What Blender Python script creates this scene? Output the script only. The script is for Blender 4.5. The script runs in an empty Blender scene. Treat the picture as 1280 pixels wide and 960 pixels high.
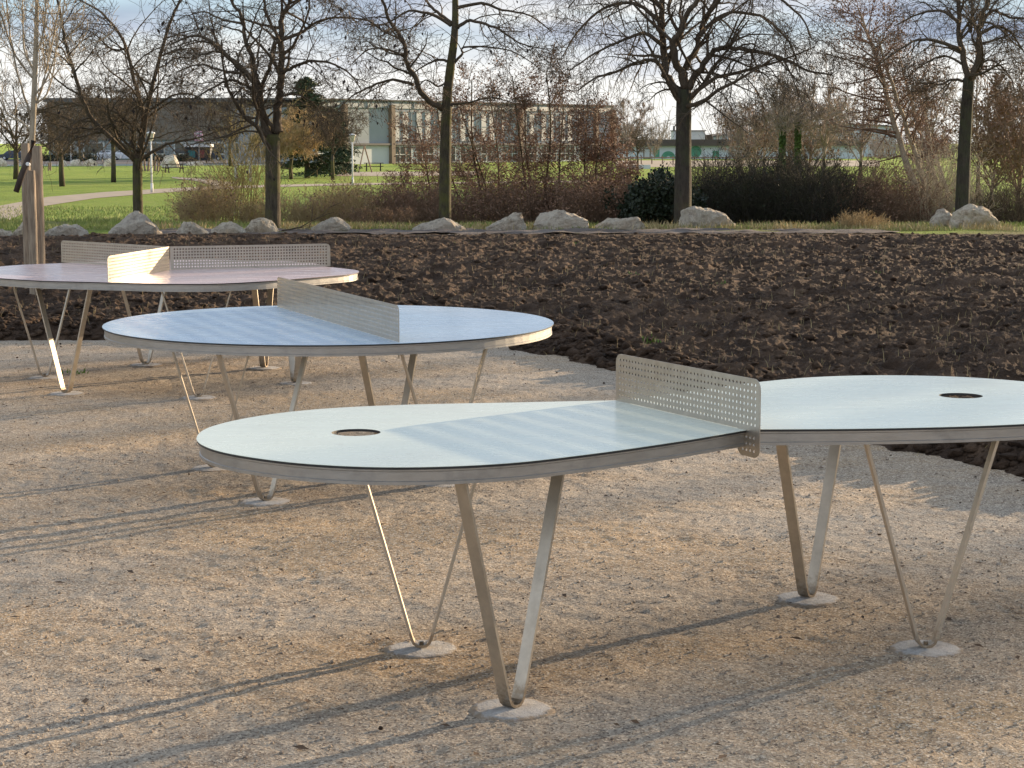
import bpy, bmesh, math, random
import numpy as np
from mathutils import Vector, Matrix, noise as mnoise

random.seed(7)
scene = bpy.context.scene
col = scene.collection
F, HOR, CH = 2500.0, 178.0, 1.66
PITCH = math.atan((480 - HOR) / F)

# ------------------------------------------------------------------ helpers
def ray(px, py):
    a = (px - 640) / F; b = (480 - py) / F
    return Vector((a, math.cos(PITCH) + b * math.sin(PITCH), -math.sin(PITCH) + b * math.cos(PITCH)))
def G(px, py, z=0.0):
    d = ray(px, py); t = (z - CH) / d.z
    return Vector((d.x * t, d.y * t, z))
def D(px, py, Y):
    d = ray(px, py); t = Y / d.y
    return Vector((d.x * t, Y, CH + d.z * t))

def tag(o, label=None, cat=None, group=None, kind=None):
    if label: o['label'] = label
    if cat: o['category'] = cat
    if group: o['group'] = group
    if kind: o['kind'] = kind
    return o
def empty(name, loc, label, cat, group=None, rz=0):
    o = bpy.data.objects.new(name, None); col.objects.link(o)
    o.empty_display_size = 0.2
    o.location = loc; o.rotation_euler = (0, 0, rz)
    return tag(o, label, cat, group)
def copy_tree(o, parent=None):
    c = o.copy(); col.objects.link(c)
    if parent: c.parent = parent
    for ch in list(o.children): copy_tree(ch, c)
    return c

class MB:
    def __init__(s): s.v = []; s.f = []; s.m = []
    def add(s, vs, fs, m=0):
        n = len(s.v); s.v.extend(vs)
        s.f.extend([tuple(i + n for i in f) for f in fs]); s.m.extend([m] * len(fs))
    def box(s, c, d, rz=0, m=0, rot=None):
        x, y, z = d[0] / 2, d[1] / 2, d[2] / 2
        vs = [Vector((sx * x, sy * y, sz * z)) for sz in (-1, 1) for sy in (-1, 1) for sx in (-1, 1)]
        R = rot if rot is not None else Matrix.Rotation(rz, 3, 'Z')
        C = Vector(c)
        vs = [tuple(R @ v + C) for v in vs]
        s.add(vs, [(0, 2, 3, 1), (4, 5, 7, 6), (0, 1, 5, 4), (2, 6, 7, 3), (0, 4, 6, 2), (1, 3, 7, 5)], m)
    def tube(s, pts, rad, n=6, m=0, cap=True):
        base = len(s.v); k = len(pts)
        up = Vector((0.13, 0.21, 1))
        for i, p in enumerate(pts):
            d = (pts[min(i + 1, k - 1)] - pts[max(i - 1, 0)])
            if d.length < 1e-9: d = Vector((0, 0, 1))
            d.normalize()
            a = d.cross(up)
            if a.length < 0.15: a = d.cross(Vector((1, 0.1, 0)))
            a.normalize(); b = d.cross(a)
            r = rad[i]
            for j in range(n):
                t = 6.2831853 * j / n
                s.v.append(p + a * (math.cos(t) * r) + b * (math.sin(t) * r))
        for i in range(k - 1):
            for j in range(n):
                j2 = (j + 1) % n
                s.f.append((base + i * n + j, base + i * n + j2, base + (i + 1) * n + j2, base + (i + 1) * n + j)); s.m.append(m)
        if cap:
            s.f.append(tuple(base + j for j in range(n))[::-1]); s.m.append(m)
            s.f.append(tuple(base + (k - 1) * n + j for j in range(n))); s.m.append(m)
    def prism(s, poly, z0, z1, m=0, mside=None):
        n = len(poly)
        vs = [(p[0], p[1], z0) for p in poly] + [(p[0], p[1], z1) for p in poly]
        s.add(vs, [tuple(range(n))[::-1], tuple(range(n, 2 * n))], m)
        s.f.extend([]); b = len(s.v) - 2 * n
        for i in range(n):
            j = (i + 1) % n
            s.f.append((b + i, b + j, b + n + j, b + n + i)); s.m.append(m if mside is None else mside)
    def build(s, name, mats, parent=None, smooth=False, offset=None):
        me = bpy.data.meshes.new(name)
        vs = s.v
        if offset is not None:
            ox, oy, oz = offset
            vs = [(v[0] - ox, v[1] - oy, v[2] - oz) for v in vs]
        me.from_pydata(vs, [], s.f)
        if not isinstance(mats, (list, tuple)): mats = [mats]
        for m in mats: me.materials.append(m)
        if len(mats) > 1: me.polygons.foreach_set('material_index', s.m)
        if smooth: me.polygons.foreach_set('use_smooth', [True] * len(me.polygons))
        me.update()
        o = bpy.data.objects.new(name, me); col.objects.link(o)
        if parent: o.parent = parent
        return o

# ------------------------------------------------------------------ materials
def new_mat(name):
    m = bpy.data.materials.new(name); m.use_nodes = True
    nt = m.node_tree; nt.nodes.clear()
    out = nt.nodes.new('ShaderNodeOutputMaterial'); b = nt.nodes.new('ShaderNodeBsdfPrincipled')
    nt.links.new(b.outputs[0], out.inputs[0])
    return m, nt, b
def N(nt, t, **kw):
    n = nt.nodes.new(t)
    for k, v in kw.items(): setattr(n, k, v)
    return n
def coords(nt, scale=(1, 1, 1), kind='Object'):
    tc = N(nt, 'ShaderNodeTexCoord'); mp = N(nt, 'ShaderNodeMapping')
    mp.inputs['Scale'].default_value = scale
    nt.links.new(tc.outputs[kind], mp.inputs[0]); return mp.outputs[0]
def geo_coords(nt, scale=(1, 1, 1)):
    tc = N(nt, 'ShaderNodeNewGeometry'); mp = N(nt, 'ShaderNodeMapping')
    mp.inputs['Scale'].default_value = scale
    nt.links.new(tc.outputs['Position'], mp.inputs[0]); return mp.outputs[0]
def noise(nt, vec, scale, detail=4, rough=0.55):
    n = N(nt, 'ShaderNodeTexNoise'); n.inputs['Scale'].default_value = scale
    n.inputs['Detail'].default_value = detail; n.inputs['Roughness'].default_value = rough
    nt.links.new(vec, n.inputs['Vector']); return n.outputs['Fac']
def ramp(nt, fac, stops):
    r = N(nt, 'ShaderNodeValToRGB'); e = r.color_ramp.elements
    while len(e) < len(stops): e.new(0.5)
    for i, (p, c) in enumerate(stops):
        e[i].position = p; e[i].color = (*c, 1) if len(c) == 3 else c
    nt.links.new(fac, r.inputs[0]); return r.outputs[0]
def mix(nt, fac, a, b, bt='MIX'):
    n = N(nt, 'ShaderNodeMix', data_type='RGBA', blend_type=bt)
    for s, v in ((n.inputs[0], fac), (n.inputs[6], a), (n.inputs[7], b)):
        if isinstance(v, (int, float)): s.default_value = v
        elif isinstance(v, tuple): s.default_value = (*v, 1)
        else: nt.links.new(v, s)
    return n.outputs[2]
def bump(nt, bsdf, h, strength=0.5, dist=0.02, prev=None):
    b = N(nt, 'ShaderNodeBump'); b.inputs['Strength'].default_value = strength; b.inputs['Distance'].default_value = dist
    nt.links.new(h, b.inputs['Height'])
    if prev is not None: nt.links.new(prev, b.inputs['Normal'])
    nt.links.new(b.outputs[0], bsdf.inputs['Normal']); return b.outputs[0]
def simple(name, c1, c2=None, scale=3, rough=0.8, metal=0, bs=0.0, bd=0.01, stretch=(1, 1, 1), geo=False, spec=0.5, bscale=None):
    m, nt, b = new_mat(name)
    v = geo_coords(nt, stretch) if geo else coords(nt, stretch)
    c2 = c2 or tuple(x * 0.8 for x in c1)
    f = noise(nt, v, scale)
    nt.links.new(ramp(nt, f, [(0.32, c2), (0.68, c1)]), b.inputs['Base Color'])
    b.inputs['Roughness'].default_value = rough; b.inputs['Metallic'].default_value = metal
    b.inputs['Specular IOR Level'].default_value = spec
    if bs:
        h = noise(nt, v, bscale or scale * 4, 5, 0.65); bump(nt, b, h, bs, bd)
    return m

# gravel court
def gravel_mat(name, grey=0.0):
    m, nt, b = new_mat(name)
    v = geo_coords(nt)
    vs = geo_coords(nt, (0.75, 1.35, 1))
    big = noise(nt, vs, 0.5, 5, 0.62)
    mid = noise(nt, v, 5, 6, 0.7)
    tan = mix(nt, mid, (0.37, 0.25, 0.14), (0.53, 0.385, 0.235))
    gry = mix(nt, mid, (0.345, 0.285, 0.22), (0.50, 0.43, 0.345))
    c = mix(nt, ramp(nt, big, [(0.40 - grey, (0, 0, 0)), (0.56 - grey, (1, 1, 1))]), tan, gry)
    # stained darker damp spots
    st = noise(nt, geo_coords(nt, (1.2, 2.2, 1)), 2.6, 6, 0.72)
    c = mix(nt, ramp(nt, st, [(0.52, (0, 0, 0)), (0.72, (0.75,) * 3)]), c, (0.19, 0.14, 0.10))
    # individual grains
    vo = N(nt, 'ShaderNodeTexVoronoi'); vo.inputs['Scale'].default_value = 150
    nt.links.new(v, vo.inputs['Vector'])
    g = N(nt, 'ShaderNodeSeparateColor'); nt.links.new(vo.outputs['Color'], g.inputs[0])
    c = mix(nt, ramp(nt, g.outputs[0], [(0.0, (0.1,) * 3), (0.12, (0.3,) * 3), (0.22, (1, 1, 1))]), (0.12, 0.09, 0.07), c)
    c = mix(nt, ramp(nt, g.outputs[1], [(0.76, (0, 0, 0)), (0.86, (1, 1, 1))]), c, (0.66, 0.56, 0.43))
    nt.links.new(c, b.inputs['Base Color']); b.inputs['Roughness'].default_value = 0.9
    b.inputs['Specular IOR Level'].default_value = 0.3
    # coarse grit of mixed tone
    gr = noise(nt, v, 42, 6, 0.8)
    c = mix(nt, ramp(nt, gr, [(0.36, (0.75,) * 3), (0.47, (0, 0, 0))]), c, (0.15, 0.11, 0.08))
    c = mix(nt, ramp(nt, gr, [(0.56, (0, 0, 0)), (0.68, (0.7,) * 3)]), c, (0.62, 0.53, 0.42))
    nt.links.new(c, b.inputs['Base Color'])
    n1 = bump(nt, b, noise(nt, v, 7, 6, 0.72), 0.75, 0.04)
    n2 = bump(nt, b, noise(nt, v, 48, 5, 0.75), 0.85, 0.012, n1)
    bump(nt, b, vo.outputs['Distance'], 0.5, 0.004, n2)
    return m
M = {}
M['gravel'] = gravel_mat('gravel')
M['track'] = simple('grey_track_gravel', (0.22, 0.19, 0.17), (0.10, 0.08, 0.068), 2.2, 0.95, bs=0.6, bd=0.04, geo=True, stretch=(0.5, 1.5, 1), spec=0.2)
def soil_mat():
    m, nt, b = new_mat('soil'); v = geo_coords(nt)
    a = noise(nt, v, 2.3, 5, 0.65)
    c = ramp(nt, a, [(0.3, (0.038, 0.023, 0.014)), (0.5, (0.100, 0.062, 0.039)), (0.70, (0.23, 0.15, 0.095))])
    d = noise(nt, v, 26, 4, 0.7)
    c = mix(nt, ramp(nt, d, [(0.58, (0, 0, 0)), (0.72, (1, 1, 1))]), c, (0.19, 0.125, 0.085))
    nt.links.new(c, b.inputs['Base Color']); b.inputs['Roughness'].default_value = 0.9
    b.inputs['Specular IOR Level'].default_value = 0.25
    n1 = bump(nt, b, noise(nt, v, 18, 6, 0.8), 1.0, 0.09)
    bump(nt, b, noise(nt, v, 60, 4, 0.7), 0.7, 0.015, n1)
    return m
M['soil'] = soil_mat()
def grass_mat():
    m, nt, b = new_mat('grass'); v = geo_coords(nt)
    a = noise(nt, geo_coords(nt, (0.6, 0.25, 1)), 0.5, 6, 0.7)
    c = ramp(nt, a, [(0.3, (0.10, 0.15, 0.024)), (0.5, (0.20, 0.285, 0.036)), (0.7, (0.29, 0.32, 0.07))])
    d = noise(nt, geo_coords(nt, (1, 0.35, 1)), 5, 5, 0.75)
    c = mix(nt, ramp(nt, d, [(0.5, (0, 0, 0)), (0.75, (1, 1, 1))]), c, (0.22, 0.19, 0.075))
    # worn verge and ditch side by height band
    sp = N(nt, 'ShaderNodeSeparateXYZ'); g = N(nt, 'ShaderNodeNewGeometry'); nt.links.new(g.outputs['Position'], sp.inputs[0])
    mr = N(nt, 'ShaderNodeMapRange'); mr.inputs[1].default_value = 62; mr.inputs[2].default_value = 44
    nt.links.new(sp.outputs[1], mr.inputs[0])
    mm = N(nt, 'ShaderNodeMath', operation='MULTIPLY'); nt.links.new(mr.outputs[0], mm.inputs[0])
    nt.links.new(ramp(nt, noise(nt, v, 0.35, 5, 0.7), [(0.42, (0, 0, 0)), (0.6, (1, 1, 1))]), mm.inputs[1])
    c = mix(nt, mm.outputs[0], c, (0.19, 0.15, 0.075))
    nt.links.new(c, b.inputs['Base Color']); b.inputs['Roughness'].default_value = 0.85
    b.inputs['Specular IOR Level'].default_value = 0.2
    b.inputs['Sheen Weight'].default_value = 0.25
    b.inputs['Sheen Tint'].default_value = (0.5, 0.7, 0.15, 1)
    bump(nt, b, noise(nt, v, 9, 5, 0.8), 1.0, 0.12)
    return m
M['grass'] = grass_mat()
M['path'] = simple('path_gravel', (0.42, 0.34, 0.25), (0.30, 0.25, 0.19), 1.0, 0.95, geo=True, bs=0.3, bd=0.03)
M['asphalt'] = simple('asphalt', (0.085, 0.085, 0.09), (0.06, 0.06, 0.065), 0.7, 0.9, geo=True)
def metal_mat(name, base, rough, streak=(1, 1, 30), dirt=0.35, met=0.95):
    m, nt, b = new_mat(name)
    v = coords(nt, streak)
    f = noise(nt, v, 4, 6, 0.7)
    w = noise(nt, coords(nt), 6, 6, 0.7)
    c = ramp(nt, f, [(0.3, tuple(x * 0.78 for x in base)), (0.7, base)])
    c = mix(nt, ramp(nt, w, [(0.55, (0, 0, 0)), (0.8, (dirt,) * 3)]), c, (0.22, 0.20, 0.17))
    sx = N(nt, 'ShaderNodeSeparateXYZ'); nt.links.new(coords(nt), sx.inputs[0])
    md = N(nt, 'ShaderNodeMath', operation='MULTIPLY_ADD'); nt.links.new(noise(nt, coords(nt), 45, 4, 0.7), md.inputs[0]); md.inputs[1].default_value = 0.22; nt.links.new(sx.outputs[2], md.inputs[2])
    c = mix(nt, ramp(nt, md.outputs[0], [(0.13, (0.75,) * 3), (0.19, (0, 0, 0))]), c, (0.26, 0.19, 0.12))
    nt.links.new(c, b.inputs['Base Color'])
    nt.links.new(ramp(nt, w, [(0.3, (rough,) * 3), (0.8, (min(1, rough + 0.22),) * 3)]), b.inputs['Roughness'])
    b.inputs['Metallic'].default_value = met
    bump(nt, b, noise(nt, v, 25, 3, 0.6), 0.08, 0.003)
    return m
M['steel'] = metal_mat('galvanised_steel', (0.60, 0.53, 0.43), 0.30, (4, 4, 4), 0.4, 0.8)
M['rim'] = metal_mat('rim_steel', (0.46, 0.445, 0.42), 0.36, (3, 3, 14), 0.6)
M['net'] = metal_mat('net_steel', (0.53, 0.475, 0.40), 0.34, (6, 6, 6), 0.15)
def lam(name, c):
    m, nt, b = new_mat(name)
    v = coords(nt)
    f = noise(nt, v, 1.6, 5, 0.6)
    base = ramp(nt, f, [(0.3, tuple(x * 0.93 for x in c)), (0.7, c)])
    # dusty wipe marks
    d = noise(nt, coords(nt, (1.3, 5, 1)), 2.4, 7, 0.72)
    base = mix(nt, ramp(nt, d, [(0.52, (0, 0, 0)), (0.78, (0.22,) * 3)]), base, (0.72, 0.71, 0.67))
    vo = N(nt, 'ShaderNodeTexVoronoi'); vo.inputs['Scale'].default_value = 9; nt.links.new(v, vo.inputs['Vector'])
    sp_ = ramp(nt, vo.outputs['Distance'], [(0.10, (0.16,) * 3), (0.16, (0, 0, 0))])
    base = mix(nt, sp_, base, (0.40, 0.37, 0.33))
    dd = noise(nt, coords(nt), 0.9, 6, 0.65)
    base = mix(nt, ramp(nt, dd, [(0.45, (0, 0, 0)), (0.75, (0.28,) * 3)]), base, (0.62, 0.58, 0.50))
    nt.links.new(base, b.inputs['Base Color'])
    nt.links.new(ramp(nt, d, [(0.35, (0.20,) * 3), (0.75, (0.34,) * 3)]), b.inputs['Roughness'])
    b.inputs['Specular IOR Level'].default_value = 0.6
    b.inputs['Coat Weight'].default_value = 0.2; b.inputs['Coat Roughness'].default_value = 0.16
    bump(nt, b, noise(nt, v, 3, 3, 0.5), 0.02, 0.01)
    return m
M['mint'] = lam('mint_laminate', (0.74, 0.835, 0.74))
M['blue'] = lam('blue_laminate', (0.42, 0.61, 0.80))
M['pink'] = lam('pink_laminate', (0.72, 0.53, 0.53))
M['black'] = simple('black_core', (0.02, 0.022, 0.025), (0.012, 0.012, 0.014), 20, 0.45)
M['dark'] = simple('underside', (0.10, 0.10, 0.10), None, 4, 0.7)
def concrete_mat():
    m, nt, b = new_mat('concrete'); v = coords(nt)
    c = ramp(nt, noise(nt, v, 16, 6, 0.7), [(0.3, (0.34, 0.31, 0.28)), (0.5, (0.64, 0.61, 0.57)), (0.8, (0.78, 0.75, 0.70))])
    p = noise(nt, v, 5, 3, 0.6)
    # pink marking paint left near the rim of the disc
    ln = N(nt, 'ShaderNodeVectorMath', operation='LENGTH'); mp = N(nt, 'ShaderNodeMapping'); mp.inputs['Scale'].default_value = (1, 1, 0)
    tc = N(nt, 'ShaderNodeTexCoord'); nt.links.new(tc.outputs['Object'], mp.inputs[0]); nt.links.new(mp.outputs[0], ln.inputs[0])
    e = ramp(nt, ln.outputs[1], [(0.112, (0, 0, 0)), (0.121, (1, 1, 1))])
    e2 = mix(nt, 1.0, e, ramp(nt, p, [(0.54, (0, 0, 0)), (0.64, (0.6,) * 3)]), 'MULTIPLY')
    c = mix(nt, e2, c, (0.62, 0.25, 0.22))
    gd = N(nt, 'ShaderNodeMath', operation='MULTIPLY_ADD'); nt.links.new(noise(nt, v, 22, 5, 0.75), gd.inputs[0]); gd.inputs[1].default_value = 0.09; nt.links.new(ln.outputs[1], gd.inputs[2])
    c = mix(nt, ramp(nt, gd.outputs[0], [(0.146, (0, 0, 0)), (0.162, (0.9,) * 3)]), c, (0.40, 0.30, 0.20))
    c = mix(nt, ramp(nt, noise(nt, v, 30, 6, 0.8), [(0.60, (0, 0, 0)), (0.72, (0.7,) * 3)]), c, (0.26, 0.20, 0.15))
    nt.links.new(c, b.inputs['Base Color']); b.inputs['Roughness'].default_value = 0.95
    bump(nt, b, noise(nt, v, 60, 5, 0.75), 1.0, 0.02)
    return m
M['concrete'] = concrete_mat()
def bark_mat(name, c1, c2, moss=None):
    m, nt, b = new_mat(name); v = geo_coords(nt, (1, 1, 0.22))
    f = noise(nt, v, 22, 6, 0.75)
    c = ramp(nt, f, [(0.35, c2), (0.65, c1)])
    if moss:
        c = mix(nt, ramp(nt, noise(nt, geo_coords(nt), 2.6, 5, 0.7), [(0.45, (0, 0, 0)), (0.65, (0.85,) * 3)]), c, moss)
    nt.links.new(c, b.inputs['Base Color']); b.inputs['Roughness'].default_value = 0.9
    b.inputs['Specular IOR Level'].default_value = 0.2
    bump(nt, b, f, 0.9, 0.03)
    return m
M['bark'] = bark_mat('bark', (0.115, 0.095, 0.065), (0.045, 0.037, 0.027), (0.115, 0.115, 0.035))
M['bark_dark'] = bark_mat('bark_dark', (0.085, 0.072, 0.058), (0.035, 0.03, 0.025), (0.07, 0.075, 0.04))
M['twig'] = bark_mat('twig', (0.14, 0.108, 0.075), (0.075, 0.058, 0.041))
M['twig_red'] = bark_mat('twig_red', (0.29, 0.19, 0.13), (0.17, 0.115, 0.08))
M['twig_tan'] = bark_mat('twig_tan', (0.52, 0.39, 0.21), (0.32, 0.23, 0.12))
M['twig_yellow'] = bark_mat('twig_yellow', (0.36, 0.30, 0.12), (0.20, 0.16, 0.07))
M['twig_pale'] = bark_mat('twig_pale', (0.52, 0.45, 0.33), (0.30, 0.25, 0.18))
M['twig_far'] = bark_mat('twig_far', (0.40, 0.33, 0.27), (0.27, 0.22, 0.18))
M['pod'] = simple('seed_pod', (0.035, 0.022, 0.018), (0.02, 0.013, 0.011), 9, 0.7)
M['leaf_brown'] = simple('leaf_brown', (0.33, 0.195, 0.125), (0.19, 0.115, 0.075), 1.5, 0.85, geo=True)
M['leaf_rust'] = simple('leaf_rust', (0.24, 0.125, 0.06), (0.14, 0.075, 0.04), 1.5, 0.85, geo=True)
M['leaf_dark'] = simple('leaf_dark', (0.026, 0.040, 0.017), (0.013, 0.021, 0.010), 2.5, 0.7, geo=True)
M['needle'] = simple('needle', (0.055, 0.085, 0.035), (0.03, 0.048, 0.022), 1.2, 0.8, geo=True)
M['ivy'] = simple('ivy', (0.10, 0.16, 0.03), (0.05, 0.085, 0.018), 3, 0.7, geo=True)
def rock_mat():
    m, nt, b = new_mat('limestone'); v = coords(nt)
    oi = N(nt, 'ShaderNodeObjectInfo')
    f = noise(nt, v, 4.5, 9, 0.78)
    c = ramp(nt, f, [(0.36, (0.30, 0.21, 0.13)), (0.44, (0.62, 0.50, 0.36)), (0.50, (0.84, 0.72, 0.54)), (0.68, (0.92, 0.83, 0.67))])
    o = ramp(nt, noise(nt, v, 1.6, 4, 0.6), [(0.50, (0, 0, 0)), (0.66, (0.7,) * 3)])
    c = mix(nt, o, c, (0.50, 0.33, 0.18))
    c = mix(nt, oi.outputs['Random'], c, mix(nt, 0.35, c, (0.66, 0.64, 0.60)))
    nt.links.new(c, b.inputs['Base Color']); b.inputs['Roughness'].default_value = 0.92
    n1 = bump(nt, b, noise(nt, v, 5, 8, 0.72), 1.0, 0.16)
    bump(nt, b, noise(nt, v, 40, 4, 0.7), 0.6, 0.012, n1)
    return m
M['rock'] = rock_mat()
M['timber'] = simple('weathered_timber', (0.42, 0.33, 0.235), (0.22, 0.165, 0.115), 9, 0.85, bs=0.5, bd=0.01, stretch=(6, 6, 0.6))
M['timber_far'] = simple('log_timber', (0.34, 0.25, 0.17), (0.2, 0.14, 0.1), 3, 0.9, stretch=(3, 3, 0.5))
M['strap'] = simple('dark_wood', (0.075, 0.05, 0.035), (0.04, 0.027, 0.02), 8, 0.8, stretch=(3, 3, 1))
M['white'] = simple('white_paint', (0.78, 0.77, 0.74), (0.66, 0.65, 0.62), 2, 0.6)
M['wall'] = simple('wall_panel', (0.33, 0.36, 0.375), (0.28, 0.31, 0.325), 0.4, 0.85)
M['wall_white'] = simple('wall_white', (0.62, 0.64, 0.64), (0.54, 0.56, 0.56), 0.4, 0.85)
M['wall_brown'] = simple('wall_brown', (0.24, 0.205, 0.165), (0.19, 0.16, 0.13), 0.4, 0.9)
M['pier'] = simple('brown_pier', (0.23, 0.17, 0.12), (0.17, 0.125, 0.09), 0.5, 0.8)
M['roof'] = simple('roof_grey', (0.16, 0.15, 0.14), (0.12, 0.11, 0.10), 0.3, 0.8)
M['roof_brown'] = simple('roof_brown', (0.12, 0.095, 0.075), (0.085, 0.07, 0.055), 0.3, 0.8)
M['hall'] = simple('pale_cladding', (0.55, 0.62, 0.68), (0.48, 0.55, 0.61), 0.2, 0.6)
M['bluewall'] = simple('blue_wall', (0.62, 0.69, 0.74), (0.68, 0.72, 0.74), 0.25, 0.8)
M['green'] = simple('green_paint', (0.08, 0.28, 0.17), (0.12, 0.34, 0.24), 0.8, 0.7)
def glass(name, c, r=0.08):
    m, nt, b = new_mat(name)
    nt.links.new(ramp(nt, noise(nt, coords(nt), 0.5, 3), [(0.3, c), (0.7, tuple(x * 1.7 for x in c))]), b.inputs['Base Color'])
    b.inputs['Roughness'].default_value = r; b.inputs['Specular IOR Level'].default_value = 0.8
    return m
M['glass'] = glass('window_glass', (0.03, 0.035, 0.04))
M['glass_pale'] = glass('glass_pale', (0.19, 0.215, 0.225), 0.5)
M['lantern'] = simple('lantern_glass', (0.62, 0.56, 0.46), None, 2, 0.3)
M['tyre'] = simple('rubber', (0.02, 0.02, 0.02), None, 5, 0.8)
def paint(name, c, metal=0.5):
    m, nt, b = new_mat(name)
    nt.links.new(ramp(nt, noise(nt, coords(nt), 2), [(0.3, c), (0.7, tuple(x * 0.95 for x in c))]), b.inputs['Base Color'])
    b.inputs['Roughness'].default_value = 0.35; b.inputs['Metallic'].default_value = metal
    b.inputs['Coat Weight'].default_value = 0.6
    return m
M['silver'] = paint('silver_paint', (0.62, 0.64, 0.66))
M['carwhite'] = paint('white_car_paint', (0.78, 0.79, 0.80), 0.0)
M['carblue'] = paint('dark_blue_paint', (0.03, 0.05, 0.10), 0.2)
M['pinksign'] = simple('pink_sign', (0.75, 0.42, 0.50), (0.70, 0.38, 0.46), 1, 0.6)
M['teal'] = simple('teal_cloth', (0.06, 0.22, 0.21), None, 1, 0.8)
M['redc'] = simple('red_cloth', (0.25, 0.07, 0.06), None, 1, 0.8)
M['blade'] = simple('grass_blade', (0.19, 0.29, 0.04), (0.33, 0.30, 0.12), 0.8, 0.8, geo=True)
M['straw'] = simple('straw', (0.50, 0.40, 0.20), (0.32, 0.24, 0.11), 1.2, 0.85, geo=True)
M['weed'] = simple('weed', (0.16, 0.30, 0.04), (0.10, 0.18, 0.03), 1, 0.7, geo=True)
M['leaf_litter'] = simple('leaf_litter', (0.16, 0.095, 0.05), (0.07, 0.045, 0.03), 12, 0.9, geo=True)
M['pebble'] = simple('pebble', (0.50, 0.41, 0.31), (0.20, 0.155, 0.12), 35, 0.85, geo=True)

# ------------------------------------------------------------------ numpy noise
def _h(ix, iy, s):
    n = (ix.astype(np.int64) * 374761393 + iy.astype(np.int64) * 668265263 + s * 1274126177) & 0xffffffff
    n = ((n ^ (n >> 13)) * 1274126177) & 0xffffffff
    n = (n ^ (n >> 16)) & 0xffffff
    return n / float(0xffffff)
def vnoise(x, y, s=0):
    ix = np.floor(x); iy = np.floor(y); fx = x - ix; fy = y - iy
    fx = fx * fx * (3 - 2 * fx); fy = fy * fy * (3 - 2 * fy)
    ix = ix.astype(np.int64); iy = iy.astype(np.int64)
    a = _h(ix, iy, s); b = _h(ix + 1, iy, s); c = _h(ix, iy + 1, s); d = _h(ix + 1, iy + 1, s)
    return (a + (b - a) * fx) * (1 - fy) + (c + (d - c) * fx) * fy
def fbm(x, y, o=4, s=0):
    t = 0; a = 0.5
    for i in range(o):
        t = t + a * vnoise(x, y, s + i); x = x * 2.03 + 5.1; y = y * 2.03 + 1.7; a *= 0.5
    return t
def worley(x, y, s=0):
    ix = np.floor(x); iy = np.floor(y); best = np.full(x.shape, 9.0); hv = np.zeros(x.shape)
    for dx in (-1, 0, 1):
        for dy in (-1, 0, 1):
            cx = ix + dx; cy = iy + dy
            px = cx + _h(cx, cy, s); py = cy + _h(cx, cy, s + 11)
            d = (px - x) ** 2 + (py - y) ** 2
            r = _h(cx, cy, s + 23)
            u = d < best
            best = np.where(u, d, best); hv = np.where(u, r, hv)
    return np.sqrt(best), hv
def sstep(t):
    t = np.clip(t, 0, 1); return t * t * (3 - 2 * t)

def terr(x, y):
    x = np.asarray(x, float); y = np.asarray(y, float)
    z = -1.0 * sstep((y - 41.5) / 15.0)
    z = z - 0.9 * np.exp(-((y - 49.5) / 4.6) ** 2) * sstep((x + 9) / 4)
    z = z - 0.05 * (1 - sstep((y - 36.0) / 0.8))
    return z
def tz(x, y): return float(terr(x, y))

def grid_obj(name, X, Y, Z, mat, smooth=True):
    ny, nx = X.shape
    me = bpy.data.meshes.new(name)
    me.vertices.add(nx * ny)
    co = np.stack([X, Y, Z], -1).reshape(-1).astype(np.float32)
    me.vertices.foreach_set('co', co)
    i = np.arange((ny - 1) * (nx - 1)); r = i // (nx - 1); c = i % (nx - 1); a = r * nx + c
    q = np.stack([a, a + 1, a + nx + 1, a + nx], -1).reshape(-1)
    nf = len(i)
    me.loops.add(nf * 4); me.loops.foreach_set('vertex_index', q.astype(np.int32))
    me.polygons.add(nf); me.polygons.foreach_set('loop_start', (np.arange(nf) * 4).astype(np.int32))
    me.polygons.foreach_set('use_smooth', np.full(nf, smooth))
    me.materials.append(mat); me.update(); me.validate()
    o = bpy.data.objects.new(name, me); col.objects.link(o); return o

# ground sheet (lawn, verge, ditch) to the horizon
ys = np.concatenate([[-300, -100, -40, -10, 10, 30], np.arange(35, 66, 0.25), np.geomspace(66, 4000, 60)])
xs = np.concatenate([-np.geomspace(30, 3000, 22)[::-1], np.arange(-29.5, 30, 0.5), np.geomspace(30, 3000, 22)])
X, Y = np.meshgrid(xs, ys); Z = terr(X, Y)
near = (Y > 37) & (Y < 62)
Z = Z + np.where(near, (fbm(X * 1.3, Y * 1.3, 4, 3) - 0.5) * 0.12, 0)
tag(grid_obj('ground', X, Y, Z, M['grass']), kind='structure')

# gravel court
ys = np.concatenate([[-30, -10, 0, 3], np.arange(4.4, 11, 0.021), np.arange(11, 18, 0.05), [20, 25, 30, 36.4]])
xs = np.concatenate([[-30, -15, -8, -5.5], np.arange(-4.5, -2.6, 0.05), np.arange(-2.6, 2.6, 0.016), np.arange(2.6, 4.5, .05), [8, 15, 30]])
X, Y = np.meshgrid(xs, ys)
qa, ha = worley(X * 21, Y * 21, 300)
Z = (fbm(X * 1.1, Y * 1.1, 5, 9) - 0.5) * 0.022 + (fbm(X * 9, Y * 9, 3, 19) - 0.5) * 0.014 + (fbm(X * 30, Y * 30, 3, 29) - 0.5) * 0.010
Z = Z + 0.010 * np.clip(ha - 0.62, 0, 1) * np.clip(1 - 1.6 * qa, 0, 1) * sstep((fbm(X * 1.9, Y * 1.9, 3, 33) - 0.42) / 0.12) * 2
tag(grid_obj('gravel_court', X, Y, Z, M['gravel']), kind='structure')
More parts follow.
